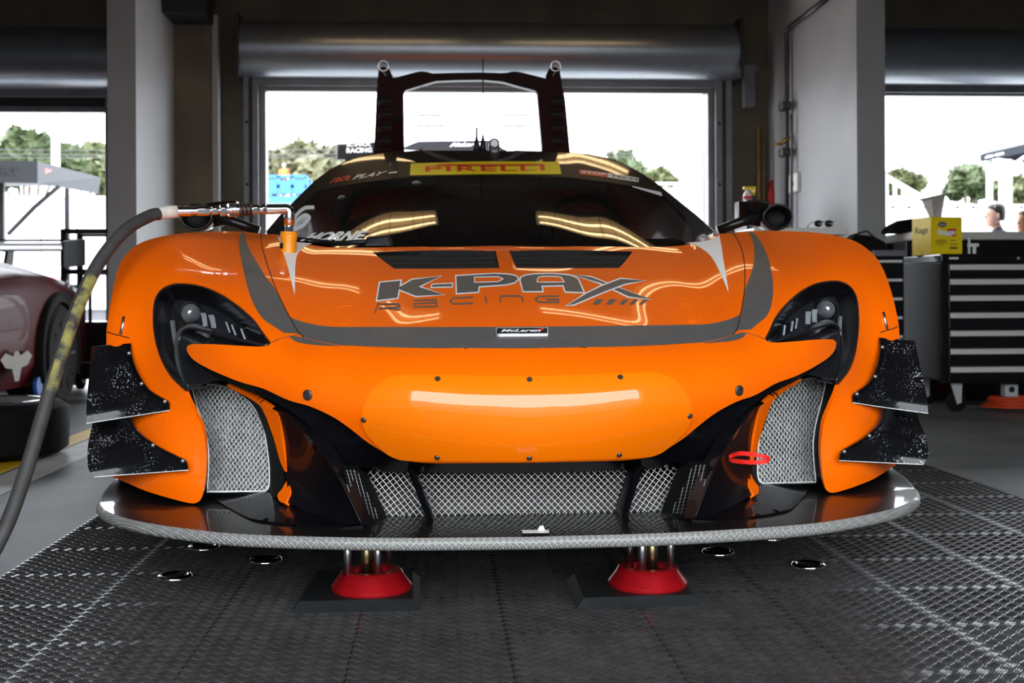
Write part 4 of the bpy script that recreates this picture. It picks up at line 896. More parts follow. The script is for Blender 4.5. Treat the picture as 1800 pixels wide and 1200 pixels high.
# ------------------------------------------------------------------ air hose
YH = 3.42
mat('hose_rubber', (.045, .042, .040), .6, noise=(30, .2)); mat('hose_worn', (.30, .26, .07), .6, var=(25, (.05, .045, .04), .45, .62)); mat('tape_white', (.62, .55, .48), .7, noise=(25, .15)); mat('spike_orange', (.82, .27, .005), .38)
mat('brass_dark', (.10, .055, .04), .4, .5)
tip = at_y(508, 452, 3.30)
hose = thing('air_hose', (at_z(0, 960, 0).x, at_z(0, 960, 0).y, .02), 'grey air hose with chrome couplings plugged into the orange car', 'air hose')
hp = [(-60, 1060, 2.62), (-20, 985, 2.66), (15, 915, 2.70), (45, 830, 2.76), (75, 730, 2.82), (105, 630, 2.88), (138, 535, 2.95), (175, 460, 3.02), (220, 405, 3.10), (262, 380, 3.18), (280, 375.5, 3.21)]
hp = crom(hp, 5); W = [at_y(*p) for p in hp]
W = [Vector((p.x, p.y, max(p.z, .022))) for p in W]
G().tube(W, .0165, 16).out('hose', 'hose_rubber', hose, smooth=True)
i0, i1 = 22, 34
G().tube([p+Vector((.0012, -.0012, 0)) for p in W[i0:i1]], .0160, 16, cap=False).out('worn_sleeve', 'hose_worn', hose, smooth=True)
def along(x0, x1, y, r, m, name, seg=24, z=None):
    a = at_y(x0, y, 3.21+(x0-280)*.0006); b = at_y(x1, y-.6, 3.21+(x1-280)*.0006)
    return G().tube([a, b], r, seg).out(name, m, hose, smooth=True, autos=30, bevel=.001)
G().tube([at_y(x, y, 3.21+(x-280)*.0006) for x, y in ((274, 377), (285, 374), (297, 372.5), (311, 372))], .0172, 16).out('tape_wrap', 'tape_white', hose, smooth=True)
k = 3.3/F
for x0, x1, rp, m, nm, sg in ((309, 335, 9, 'chrome', 'ferrule', 24), (335, 347, 7.5, 'chrome', 'coupling_neck', 24), (346, 368, 9, 'chrome', 'coupling_nut', 6), (368, 372, 6, 'chrome', 'coupling_neck', 20), (372, 383, 8, 'chrome', 'coupling_nut', 6), (383, 387, 6, 'chrome', 'coupling_neck', 20),
                             (387, 397, 11, 'chrome', 'coupling_nut', 6), (397, 401, 7, 'chrome', 'coupling_neck', 20), (401, 418, 12, 'chrome', 'coupling_sleeve', 28), (417, 441, 11, 'brass_dark', 'coupling_sleeve', 28), (441, 444, 7, 'chrome', 'coupling_neck', 20), (443, 455, 9, 'chrome', 'coupling_nut', 6), (455, 461, 6.5, 'chrome', 'coupling_neck', 20), (460, 467, 9, 'chrome', 'coupling_nut', 6), (467, 504, 9.2, 'chrome', 'elbow_arm', 24)):
    along(x0, x1, 371.5-(x0-310)*.024, rp*k*.98, m, nm, sg)
for xx in (405, 409, 413): along(xx, xx+1.6, 369, 12.6*k, 'steel', 'knurl_ring', 28)
for xx in (422, 429, 436): along(xx, xx+3, 368.6, 11.6*k, 'black_plastic', 'grip_ring', 28)
Yv = 3.345
G().tube([at_y(*q) for q in ((500, 367, Yv), (504, 367.5, Yv), (507.5, 369.5, Yv), (508.5, 373, Yv), (508.5, 380, Yv), (508.5, 396, Yv))], 9.2*k, 20).out('elbow', 'chrome', hose, smooth=True)
def vert(y0, y1, rp, m, nm, sg=24, r2=None): return G().tube([at_y(508.3-(y0-395)*.03, y0, Yv), at_y(508.3-(y1-395)*.03, y1, Yv)], [rp*k, (r2 or rp)*k], sg).out(nm, m, hose, smooth=True, autos=30)
vert(395, 399, 7.5, 'chrome', 'coupling_neck'); vert(397, 410, 7.8, 'chrome', 'coupling_nut', 6); vert(407.5, 411.5, 14, 'spike_orange', 'spike_cap')
pr = [(411, 15.5), (416, 15.2), (424, 13.6), (432, 13.8), (445, 14.2), (456, 14.5), (459, 13.6)]
G().tube([at_y(508.3-(y-395)*.03, y, Yv-.004*(y-411)/48) for y, r in pr], [r*k for y, r in pr], 28).out('spike_body', 'spike_orange', hose, smooth=True)
q = [(491.5, 436), (497, 436.5), (497, 427), (491.8, 427)]
G().prism([at_y(x, y, Yv-.026+(497-x)*.002) for x, y in q], (0, .008, 0)).out('spike_tag', 'decal_dark', hose)
vert(458, 470, 6, 'steel', 'spike_probe')
# ================================================================== right bay
mat('cab_black', (.005, .005, .006), .22, 0, .3, coat_r=.1, spec=.3); mat('cab_side', (.012, .012, .013), .5, spec=.2); mat('alu', (.66, .63, .58), .4, .3); mat('yellow_card', (.85, .62, .0), .5, noise=(20, .05)); mat('card_dark', (.16, .12, .02), .6); mat('card_blue', (.02, .03, .12), .5); mat('card_red', (.55, .02, .02), .5); mat('paper', (.50, .46, .40), .8)
mat('cord_orange', (.62, .05, .008), .5); mat('caster_grey', (.42, .42, .42), .4); mat('latch_brass', (.5, .38, .2), .25, 1)
def cabinet(x0, y0, w, d, z0, z1, ndr, label, first, zs=None):
    """rolling tool chest: body, drawers with full-width pulls, top, casters (building axes)"""
    t = thing('tool_cabinet', from_b((x0, y0, 0)), label, 'tool cabinet', None, BR)
    G().box(0, w, .012, d, z0, z1-.05).out('body', 'cab_side', t, local=True, bevel=.006)
    G().box(-.004, w+.004, 0, d+.004, z1-.05, z1).out('top', 'cab_black', t, local=True, bevel=.008)
    G().box(.0, .035, .0, .014, z0, z1-.05).out('corner_post', 'cab_black', t, local=True)
    zz = z1-.055
    for h in ndr:
        dr = G().box(.04, w-.03, -.006, .02, zz-h+.006, zz-.004).out('drawer', 'cab_black', t, local=True, bevel=.004)
        ph = .034
        G().loft([[(.045, -.006, zz-.006), (.045, -.022, zz-.010), (.045, -.024, zz-.006-ph), (.045, -.006, zz-.006-ph)], [(w-.035, -.006, zz-.006), (w-.035, -.022, zz-.010), (w-.035, -.024, zz-.006-ph), (w-.035, -.006, zz-.006-ph)]], cap=True).out('drawer_pull', 'alu', dr, local=True, bevel=.002)
        zz -= h
    G().box(.0, w, -.002, .016, z0, zz-.004).out('plinth', 'cab_black', t, local=True, bevel=.004)
    for cx, cy in ((.10, .08), (w-.10, .08), (.10, d-.08), (w-.10, d-.08)):
        f = G().box(cx-.05, cx+.05, cy-.045, cy+.045, z0-.014, z0).prism([(cx-.03, cy-.035, z0-.014), (cx+.04, cy-.035, z0-.014), (cx+.035, cy-.035, .055), (cx+.01, cy-.035, .045)], (0, .008, 0)).out('caster', 'caster_grey', t, local=True)
        G().lathe([(.02, -.018), (.05, -.018), (.056, -.012), (.056, .012), (.05, .018), (.02, .018)], (cx+.02, cy, .056), (0, 1, 0), 24).out('caster_wheel', 'black_rubber', f, local=True, smooth=True, autos=40)
    return t
a = bat(1655, 447, 6.78)
tc = cabinet(a.x, 6.78, 1.25, .62, .185, .925, (.088, .088, .105, .105, .105, .105, .0001)[:0] or (.085, .095, .10, .105, .105, .105, .10), 'black rolling tool cabinet with aluminium drawer pulls, rags box on top', True)
G().box(.045, .10, -.002, .0, .893, .904).out('maker_plate', 'white_plastic', tc, local=True)
G().cyl((.46, -.006, .898), (.46, 0, .898), .010, 12).out('lock', 'steel', tc, local=True, smooth=True)
# extension cord below it
c = from_b((a.x+.42, 6.95, 0)); P = []
for k in range(60): th = k*.55; P.append((c.x+.20*math.cos(th)*(1+.2*math.sin(k*1.7))+.12, c.y+.12*math.sin(th), .010+.0012*k))
G().tube(P, .006, 6).out('extension_cord', 'cord_orange', None, smooth=True); tag(bpy.data.objects['extension_cord'], 'orange extension cord coiled on the floor beneath the tool cabinet', 'cord')
sb = thing('socket_box', from_b((a.x+.46, 6.9, .08)), 'grey socket box on the orange cord under the tool cabinet', 'socket box', None, BR)
G().box(-.04, .04, -.03, .03, .0, .075).out('box', 'caster_grey', sb, local=True, bevel=.005); G().cyl((0, -.032, .045), (0, -.03, .045), .018, 16).out('outlet', 'black_plastic', sb, local=True)
# chest behind
b = bat(1566, 408, 7.55)
t = thing('workbench', from_b((3.02, 7.55, 0)), 'tall black workbench with a steel edged top behind the tool cabinet', 'workbench', None, BR)
G().box(.0, 1.0, .02, .55, .0, 1.04).out('body', 'cab_black', t, local=True, bevel=.006); G().box(.03, 1.04, -.02, .58, 1.04, 1.095).out('top', 'alu', t, local=True, bevel=.008)
for x in (.16, .90):
    l_ = G().box(x-.03, x+.05, .004, .02, .92, .97).out('latch', 'cab_black', t, local=True); G().box(x-.05, x+.06, -.006, .006, .935, .955).out('latch_lever', 'latch_brass', l_, local=True, bevel=.006)
p = bat(1590, 400, 7.7)
bg_ = thing('black_bag', from_b((p.x, 7.75, 1.096)), 'black folded bag lying on the workbench top', 'bag', None, BR)
G().loft([[(-.11, -.10, 0), (.15, -.10, 0), (.15, .12, 0), (-.11, .12, 0)], [(-.09, -.07, .05), (.13, -.07, .06), (.12, .10, .06), (-.08, .10, .05)], [(-.02, -.03, .085), (.09, -.03, .10), (.08, .06, .10), (-.02, .06, .085)]], cap=True).out('bag', 'black_rubber', bg_, local=True, bevel=.02)
# rags box
q = bat(1637, 445, 6.95); w = (1700-1637)*6.95/F; h = .225
rb = thing('rags_box', from_b((q.x, 6.95, .926)), 'yellow cardboard rags box with a pulled-up paper rag on the tool cabinet', 'box', None, BR+R(10))
G().box(0, w, 0, .20, 0, h).out('carton', 'yellow_card', rb, local=True)
G().add([(0, .0, h+.001), (w, 0, h+.001), (w, .2, h+.001), (0, .2, h+.001)], [(0, 1, 2, 3)]).out('lid_slot', 'card_dark', rb, local=True)
el = [(w*.36+.030*math.cos(k*.4189), -.0008, h*.80+.016*math.sin(k*.4189)) for k in range(15)]
G().add(el, [tuple(range(15))]).out('oval_mark', 'card_blue', rb, local=True); text_on('oval_lettering', 'Scott', [(w*.36-.02, -.0014, h*.775), (w*.36+.02, -.0014, h*.785), (w*.36+.02, -.0014, h*.83), (w*.36-.02, -.0014, h*.82)], 'decal_white', rb, .02, .2, local=True)
G().add([(w*.52, -.0006, h*.48), (w*.80, -.0006, h*.50), (w*.80, -.0006, h*.70), (w*.52, -.0006, h*.68)], [(0, 1, 2, 3)]).out('red_patch', 'card_red', rb, local=True)
text_on('big_lettering', 'Rags', [(w*.2, -.0016, h*.47), (w*.78, -.0016, h*.50), (w*.78, -.0016, h*.68), (w*.2, -.0016, h*.66)], 'decal_white', rb, .05, local=True)
for x0, x1, z0, z1, s in ((.15, .48, .36, .40, 'Box'), (.15, .50, .30, .34, 'Disposable'), (.15, .40, .25, .28, 'Shop'), (.60, .80, .36, .40, 'Strong'), (.60, .85, .26, .30, 'Absorbent'), (.60, .85, .14, .22, 'Rags')):
    G().box(w*x0, w*x1, -.001, 0, h*(z0+.008), h*(z1-.008)).out('print_line', 'card_dark', rb, local=True)
G().box(-.0015, -.0005, .0, .20, .0, h).out('side_print', 'yellow_card', rb, local=True)
text_on('side_lettering', 'Rags', [(-.002, .17, .12), (-.002, .03, .12), (-.002, .03, .17), (-.002, .17, .17)], 'card_dark', rb, .03, local=True)
G().loft([[(w*.30, .07, h), (w*.52, .06, h), (w*.50, .12, h), (w*.32, .12, h)], [(w*.12, .03, h+.11), (w*.62, .05, h+.13), (w*.58, .16, h+.14), (w*.18, .15, h+.10)], [(w*.05, .02, h+.115), (w*.70, .04, h+.15), (w*.66, .17, h+.145), (w*.12, .17, h+.12)]]).out('paper_rag', 'paper', rb, local=True)
q = bat(1707, 445, 6.92)
fx = thing('white_fitting', from_b((q.x, 6.92, .926)), 'small white plastic pipe fitting beside the rags box', 'fitting', None, BR)
G().cyl((-.012, 0, 0), (-.012, 0, .095), .007, 12).box(-.02, .045, -.01, .01, .045, .065).cyl((.02, 0, 0), (.02, 0, .05), .010, 12).out('fitting', 'white_plastic', fx, local=True, bevel=.002)
# bench by the right wall
q = bat(1395, 400, 7.3); q2 = bat(1492, 400, 7.3)
t = thing('side_bench', from_b((q.x, 7.3, 0)), 'white topped bench by the right wall behind the fender', 'bench', None, BR)
L = q2.x-q.x; G().box(-.25, L, 0, .5, q.z-.045, q.z).out('bench_top', 'white_plastic', t, local=True, bevel=.006); G().box(-.2, L-.05, .05, .45, 0, q.z-.045).out('bench_body', 'frame_metal', t, local=True)
p = bat(1448, 399, 7.36)
sg = thing('sunglasses', from_b((p.x, 7.36, q.z+.001)), 'dark sunglasses resting on the white bench top', 'sunglasses', None, BR)
for s in (-1, 1):
    G().loft([[(s*.034+.028*math.cos(a)*k, -.01*k+.01, .028+.022*math.sin(a)*k) for a in [2*math.pi*i/16 for i in range(16)]] for k in (1, .5, .05)]).out('lens', 'lamp_black', sg, local=True, smooth=True)
    G().tube([(s*.062, 0, .04), (s*.066, .06, .035), (s*.064, .12, .02), (s*.062, .13, .002)], .003, 6).out('temple', 'black_plastic', sg, local=True)
G().tube([(-.008, 0, .038), (0, -.002, .041), (.008, 0, .038)], .003, 6).out('bridge', 'steel', sg, local=True)
q = bat(1535, 443, 7.2)
t = thing('drawer_unit', from_b((bat(1500, 443, 7.2).x, 6.85, 0)), 'grey drawer unit half hidden between fender and wall end', 'drawer unit', None, BR)
G().box(0, .18, 0, .45, 0, q.z-.04).out('body', 'cab_black', t, local=True, bevel=.006); G().box(-.01, .19, -.01, .46, q.z-.04, q.z).out('top', 'frame_metal', t, local=True, bevel=.006)
for k in range(6): d_ = G().box(.015, .165, -.012, .0, q.z-.14-k*.11, q.z-.05-k*.11).out('drawer', 'cab_black', t, local=True, bevel=.003); G().box(.02, .16, -.022, -.012, q.z-.075-k*.11, q.z-.06-k*.11).out('drawer_pull', 'alu', d_, local=True)
p = bat(1522, 440, 7.05)
bg2 = thing('camera_bag', from_b((p.x, 7.05, q.z+.001)), 'small black bag with a strap on the grey drawer unit', 'bag', None, BR)
G().loft([[(-.12, -.08, 0), (.11, -.08, 0), (.11, .08, 0), (-.12, .08, 0)], [(-.12, -.08, .06), (.10, -.08, .05), (.10, .08, .05), (-.12, .08, .06)], [(-.09, -.05, .10), (.03, -.05, .09), (.03, .05, .09), (-.09, .05, .10)]], cap=True).out('bag', 'black_rubber', bg2, local=True, bevel=.015); G().tube([(-.1, 0, .09), (0, -.02, .12), (.1, 0, .045)], .006, 6).out('strap', 'black_plastic', bg2, local=True)
# ------------------------------------------------------------------ things on the back wall and right wall
def bthing(name, px, py, Y, label, cat, group=None): p = bat(px, py, Y); return thing(name, from_b(p), label, cat, group, BR), p
XW = 2.80
def wp(px, py, dx=.0): d = to_b(ray(px, py)); q = CAMP+d*((XW-dx)/d.x); return from_b(q)
pp = thing('air_pipe', wp(1383, 400, .03), 'dark pipe with brass valves running up the right wall', 'pipe')
G().tube([wp(1383, 420, .04), wp(1383, 250, .04), wp(1383, 150, .04), wp(1383, 58, .04), wp(1388, 48, .04), wp(1410, 32, .04), wp(1460, -8, .04)], .020, 10).out('pipe', 'pipe_dark', pp, smooth=True)
G().tube([wp(1391, 420, .04), wp(1391, 250, .04), wp(1391, 200, .04)], .010, 8).out('pipe', 'frame_metal', pp, smooth=True)
for y, m_ in ((187, 'pipe_dark'), (268, 'pipe_dark')): c = wp(1382, y, .06); G().box(c.x-.05, c.x+.03, c.y-.05, c.y+.05, c.z-.035, c.z+.035).out('valve', m_, pp, bevel=.012)
c = wp(1372, 252, .10); G().cyl(c, c+Vector((.08, 0, .05)), .018, 10).cyl(c+Vector((-.05, 0, -.01)), c, .012, 10).out('tap', 'brass', pp, smooth=True)
c = wp(1400, 322, .0); sw = thing('wall_switch', c, 'white switch box on the right wall beside the pipe', 'switch'); G().box(c.x-.03, c.x, c.y-.10, c.y+.10, c.z-.07, c.z+.075).out('cover', 'white_plastic', sw, bevel=.006); G().box(c.x-.036, c.x-.03, c.y-.02, c.y+.02, c.z-.02, c.z+.01).out('rocker', 'card_blue', sw)
t, p = bthing('wall_bracket', 1315, 190, 9.93, 'dark metal bracket fixed to the back wall right of the door', 'bracket')
G().box(-.05, .05, -.06, .06, .0, .36).box(-.08, .08, -.03, .06, .30, .36).out('bracket', 'frame_metal', t, local=True, bevel=.006)
for k, (x0, y0, x1, y1) in enumerate(((1343, 345, 1349, 222), (1350, 345, 1353, 224))):
    a, b = None, from_b(bat((1334, 1342)[k], y1, 9.88)); a = Vector((b.x-.01, b.y-.03, -.009))
    o = thing('wooden_pole', a, ('wooden broom pole leaning in the corner, left one', 'wooden broom pole leaning in the corner, right one')[k], 'pole', 'poles in the back right corner')
    G().tube([a, b], .013, 8).out('shaft', 'wood_pole' if 'wood_pole' in MATS else mat('wood_pole', (.17, .11, .045), .5, noise=(8, .2)), o, smooth=True)
t, p = bthing('red_cloth', 1362, 318, 9.86, 'red cloth and white rag hanging in the back right corner', 'cloth')
for x0, x1, m_ in ((-.06, .02, 'cloth_red'), (.01, .08, 'cloth_red'), (.07, .12, 'cloth_white')):
    mat('cloth_red', (.34, .02, .018), .8, noise=(12, .3)); mat('cloth_white', (.6, .58, .54), .8)
    G().loft([[(x0+.02, 0, .0), (x1-.02, -.02, .01), (x1-.02, .03, 0), (x0+.02, .03, 0)], [(x0, -.03, -.12), (x1, -.04, -.12), (x1, .02, -.12), (x0, .02, -.12)], [(x0-.01, -.02, -.30 if 'red' in m_ else -.16), (x1+.02, -.03, -.28 if 'red' in m_ else -.15), (x1+.02, .02, -.28 if 'red' in m_ else -.15), (x0-.01, .02, -.30 if 'red' in m_ else -.16)]], cap=True).out('hanging_fold', m_, t, local=True, smooth=True)
G().cyl((.02, .0, .0), (.02, .138, .01), .012, 8).out('hook', 'steel', t, local=True)
t, p = bthing('supply_shelf', 1320, 352, 8.6, 'grey shelf unit behind the right mirror', 'shelf')
zt = p.z; t.location.z = 0
G().box(-.045, .12, -.05, .3, zt-.02, zt).out('shelf_board', 'frame_dark', t, local=True); G().box(-.045, -.025, -.05, .3, -.01, zt-.02).out('shelf_side', 'frame_dark', t, local=True); G().box(.10, .12, -.05, .3, -.01, zt-.02).out('shelf_side', 'frame_dark', t, local=True)
t, p = bthing('spray_bottle', 1314, 352, 8.6, 'white and red spray bottle with a yellow trigger behind the right mirror', 'spray bottle')
G().lathe([(.030, 0), (.032, .01), (.032, .035), (.022, .06), (.012, .07), (.012, .08)], (0, 0, 0), (0, 0, 1), 16).out('bottle', 'white_plastic', t, local=True, smooth=True); G().lathe([(.0325, .008), (.0325, .03)], (0, 0, 0), (0, 0, 1), 16, cap=False).out('bottle_label', 'card_red', t, local=True)
G().box(-.03, .06, -.012, .012, .08, .10).box(.045, .06, -.01, .01, .055, .08).prism([(.02, -.008, .08), (.035, -.008, .08), (.06, -.008, .035), (.05, -.008, .035)], (0, .016, 0)).out('trigger', 'decal_yellow', t, local=True, bevel=.005)
c = wp(1460, 425, .0)
# ================================================================== left bay
mat('car_maroon', (.060, .0015, .003), .45, .0, .08, spec=.05); mat('car_black', (.008, .008, .010), .35, 0, .3, spec=.3); mat('rim_dark', (.03, .03, .032), .3, .7); mat('red_body', (.62, .02, .015), .35); mat('white_body', (.8, .8, .8), .35); mat('emblem_grey', (.22, .20, .17), .6); mat('sticker_blue', (.02, .09, .36), .4)
mc = thing('maroon_car', from_b((-3.3, 7.0, 0)), 'dark red racing car with a black rear wing parked in the left bay', 'race car', None, BR)
def M(l): return [(x+3.3, y-7.0, z) for x, y, z in l]
# body: cross sections along its length (mirror about x=-3.35)
def sec(y, hw, zsh, zt, tuck=.06):
    cx = -3.42; P = [(-hw+tuck, .16), (-hw, .30), (-hw, zsh-.14), (-hw+.05, zsh-.03), (-hw+.16, zsh+.01), (-.45, zt), (0, zt+.02)]
    P = P+[(-a, b) for a, b in reversed(P[:-1])]
    return M([(cx+a, y, b) for a, b in P])
g = G(); g.loft([sec(4.6, .80, .52, .55), sec(5.0, .93, .72, .74), sec(5.6, .95, .80, .86), sec(6.2, .93, .80, 1.05), sec(6.8, .94, .82, 1.12), sec(7.3, .97, .86, 1.02), sec(7.8, .98, .86, .95), sec(8.4, .94, .82, .90), sec(8.7, .90, .78, .84)], closed=False, cap=True)
body = g.out('body', 'car_maroon', mc, local=True, smooth=True, autos=60)
wx = -2.435
for yy in (7.83,):
    tyre = G().lathe([(.20, -.14), (.29, -.15), (.325, -.12), (.33, 0), (.325, .12), (.29, .15), (.22, .15)], M([(wx-.12, yy, .335)])[0], (1, 0, 0), 40).out('wheel', 'black_rubber', mc, local=True, smooth=True, autos=40)
    G().lathe([(.23, .150), (.225, .13), (.20, .11), (.06, .09), (.001, .09)], M([(wx-.12, yy, .335)])[0], (1, 0, 0), 30, cap=False).out('rim', 'rim_dark', tyre, local=True, smooth=True)
    for k in range(10):
        a = 2*math.pi*k/10; c = M([(wx-.12, yy, .335)])[0]; G().tube([(c[0]+.13, c[1]+.05*math.cos(a), c[2]+.05*math.sin(a)), (c[0]+.145, c[1]+.22*math.cos(a), c[2]+.22*math.sin(a))], .014, 6).out('spoke', 'rim_dark', tyre, local=True)
    ar = [2*math.pi*k/30 for k in range(-2, 18)]
    G().loft([[M([(wx+.02, yy+r*math.cos(a), .335+r*math.sin(a))])[0] for a in ar] for r in (.335, .40)]+[[M([(wx-.10, yy+.40*math.cos(a), .335+.40*math.sin(a))])[0] for a in ar]], closed=False).out('wheel_arch', 'black_rubber', mc, local=True, smooth=True)
p = to_b(at_y(20, 660, 7.15)); c = M([(-2.432, 7.12, .30)])[0]
def arc_em(r0, r1, z, sq): return 0
G().add([(c[0], c[1]-.07+.20*sgn*k, c[2]+dz) for sgn in (1,) for k, dz in ((-1.3, .05), (-.9, .085), (-.3, .06), (-.15, .09), (.15, .09), (.3, .06), (.9, .085), (1.3, .05), (.9, .0), (.38, -.01), (.17, -.085), (-.17, -.085), (-.38, -.01), (-.9, .0))], [tuple(range(14))]).out('winged_emblem', 'emblem_grey', mc, local=True)
cc = M([(-2.43, 7.43, .115)])[0]; cc = (cc[0]-.02, cc[1], .16); G().lathe([(.055, .0), (.055, .022), (.001, .023)], cc, (1, 0, 0), 20).out('round_sticker', 'sticker_blue', mc, local=True)
wg_ = G().loft([[(x+3.3, y-7.0, z) for y, z in ((8.35, 1.02), (8.40, 1.045), (8.55, 1.05), (8.72, 1.09), (8.72, 1.075), (8.55, 1.03), (8.40, 1.015))] for x in (-4.3, -2.56)], cap=True).out('rear_wing', 'car_black', mc, local=True, smooth=True, autos=40)
G().box(-4.3+3.3, -2.56+3.3, 1.70, 1.74, 1.10, 1.115).out('gurney_flap', 'car_black', wg_, local=True)
for x in (-4.31, -2.56): G().prism(M([(x, 8.30, .90), (x, 8.80, .93), (x, 8.80, 1.12), (x, 8.30, 1.08)]), (.012, 0, 0)).out('end_plate', 'car_black', wg_, local=True)
for x in (-3.8, -3.0): G().prism(M([(x, 8.40, .84), (x, 8.55, .84), (x, 8.60, 1.03), (x, 8.48, 1.03)]), (.02, 0, 0)).out('wing_stay', 'car_black', wg_, local=True)
# loose tyre on the floor
c = at_z(-3, 790, 0); c = from_b((-1.995, 5.42, 0))
lt = thing('loose_tyre', c, 'black slick tyre lying flat on the floor left of the hose', 'tyre')
G().lathe([(.24, .0), (.30, .005), (.335, .03), (.34, .12), (.335, .21), (.30, .235), (.245, .24)], c, (0, 0, 1), 44).out('tyre', 'black_rubber', lt, smooth=True, autos=40)
G().lathe([(.245, .24), (.235, .245), (.22, .235), (.20, .16), (.05, .14), (.001, .14)], c, (0, 0, 1), 36, cap=False).out('rim', 'steel', lt, smooth=True)
# black pit cart with a tall frame
p = bat(120, 560, 9.0); q = bat(190, 560, 9.0)
ct = thing('pit_cart', from_b((p.x, 8.9, 0)), 'black wheeled cart with a tall open frame behind the dark red car', 'cart', None, BR)
w = .62; zt = bat(120, 408, 9.0).z; zm = bat(120, 478, 9.0).z; zb = bat(120, 565, 9.0).z
for x in (0, w):
    for y in (0, .4): G().box(x-.018, x+.018, y-.018, y+.018, .12, zt).out('upright', 'black_plastic', ct, local=True)
for z in (zt, zm):
    for y in (0, .4): G().box(-.018, w+.018, y-.018, y+.018, z-.018, z+.018).out('cross_rail', 'black_plastic', ct, local=True)
G().box(-.02, w+.02, -.03, .45, zb-.42, zb).out('cart_box', 'cab_black', ct, local=True, bevel=.01)
G().box(.18, .20, -.02, 0, zb, zm).out('strut', 'black_plastic', ct, local=True)
G().box(.0, .4, -.05, -.03, zb-.30, zb-.29).box(.0, .012, -.05, -.03, zb-.30, zb-.05).out('rail_hook', 'steel', ct, local=True)
for x in (.0, .45):
    for y in (-.02, .4): cw = G().lathe([(.03, -.02), (.085, -.022), (.095, -.015), (.095, .015), (.085, .022), (.03, .02)], (x, y, .095), (1, 0, .0) if y else (.9, .4, 0), 24).out('caster_wheel', 'black_rubber', ct, local=True, smooth=True, autos=40); G().lathe([(.05, -.024), (.05, .024)], (x, y, .095), (1, 0, 0) if y else (.9, .4, 0), 16).out('hub', 'steel', cw, local=True)
# grey tool box and printed panel beyond
p = bat(42, 535, 9.5)
tb = thing('grey_tool_chest', from_b((p.x-.45, 9.45, 0)), 'grey tool chest with drawers behind the dark red car', 'tool chest', None, BR)
G().box(0, .68, 0, .4, .35, bat(42, 490, 9.5).z).out('body', 'frame_metal', tb, local=True, bevel=.01); G().box(.0, .68, .02, .38, 0, .35).out('base', 'cab_black', tb, local=True)
for k in range(4): d_ = G().box(.03, .65, -.012, 0, .72-k*.09, .79-k*.09).out('drawer', 'caster_grey', tb, local=True, bevel=.004); G().box(.1, .58, -.02, -.012, .775-k*.09, .785-k*.09).out('drawer_pull', 'steel', d_, local=True)
mat('panel_blue', (.45, .55, .75), .5); p = bat(90, 560, 9.7)
pn = thing('printed_panel', from_b((p.x+.10, 9.7, 0)), 'pale blue printed panel standing beside the grey tool chest', 'panel', None, BR)
G().box(0, .16, 0, .01, 0, bat(90, 500, 9.7).z).out('board', 'panel_blue', pn, local=True); G().box(.02, .10, -.002, 0, .55, .62).out('print_patch', 'decal_yellow', pn, local=True); G().box(.05, .14, -.002, 0, .47, .52).out('print_patch', 'decal_red', pn, local=True)
# ================================================================== outdoors
mat('bark', (.10, .075, .05), .9, noise=(6, .3)); mat('white_wall', (.62, .64, .66), .6); mat('rail_white', (.7, .7, .7), .5); mat('canopy_grey', (.022, .023, .026), .7, spec=.2); mat('canopy_light', (.055, .057, .063), .7, spec=.2); mat('canopy_navy', (.0035, .005, .011), .7, spec=.2); mat('lift_blue', (.03, .13, .30), .5); mat('vest_orange', (.9, .16, .02), .6); mat('pole_wood', (.40, .36, .31), .8)
LEAF = {}
for n_, c_ in (('olive', (.062, .072, .022)), ('green', (.040, .058, .018)), ('dry', (.085, .082, .040))): mat('leaf_'+n_, c_, .7, noise=(.6, .35))
def tree(name, base, blobs, m, label, n=1500, ls=.30, tr=.16):
    t = thing(name, base, label, 'tree', 'trees beyond the garage'); g = G(); rnd = random.Random(len(label)*7+n)
    tot = sum(b[3]**2 for b in blobs)
    for bx, by, bz, r in blobs:
        for _ in range(int(n*r*r/tot)):
            d = Vector((rnd.gauss(0, 1), rnd.gauss(0, 1), rnd.gauss(0, 1))).normalized()*r*(rnd.random()**.4); c = Vector((bx, by, bz))+d
            a = Vector((rnd.gauss(0, 1), rnd.gauss(0, 1), rnd.gauss(0, 1))).normalized(); b = a.orthogonal().normalized(); k = ls*(.6+.8*rnd.random())
            g.add([c-a*k, c-b*k*.5, c+a*k, c+b*k*.5], [(0, 1, 2, 3)])
    cr = g.out('crown', m, t, local=True); tr_ = G(); zt = max(b[2] for b in blobs)
    tr_.tube([(0, 0, 0), (.1, 0, zt*.35), (0, .1, zt*.7)], [tr, tr*.8, tr*.4], 8)
    for bx, by, bz, r in blobs: tr_.tube([(.05, 0, zt*.35), (bx*.6, by*.6, bz*.8), (bx, by, bz)], [tr*.5, tr*.35, tr*.15], 6)
    tr_.out('trunk', 'bark', t, local=True, smooth=True)
def tree_px(x0, x1, ytop, ybase, Y, m, label, n=1500, nb=7, seed=1):
    """a tree that spans pixels x0..x1 and reaches ytop, standing on the ground at depth Y"""
    a, b = at_y(x0, ytop, Y), at_y(x1, ytop, Y); w = b.x-a.x; zt = a.z; zb = max(at_y(x0, ybase, Y).z, .8); rnd = random.Random(seed); c = (a.x+b.x)/2; h = zt-zb
    bl = []
    for k in range(nb):
        r = min(w, h)*(.24+.10*rnd.random()); f = (k+.5)/nb-.5; bl.append((f*(w-1.4*r), rnd.uniform(-.3, .3)*w, zb+h*(.32+.42*rnd.random()*(1-1.2*abs(f)))+r*.1, r))
    bl.append((rnd.uniform(-.1, .1)*w, 0, zt-min(w, h)*.28, min(w, h)*.28))
    tree('tree', (c, Y, -.03), bl, m, label, n, ls=.010*Y*.55+.08, tr=.02*zt+.05)
tree_px(-60, 150, 226, 340, 46, 'leaf_green', 'round green tree behind the utility pole in the left opening', 2200, 8, 3)
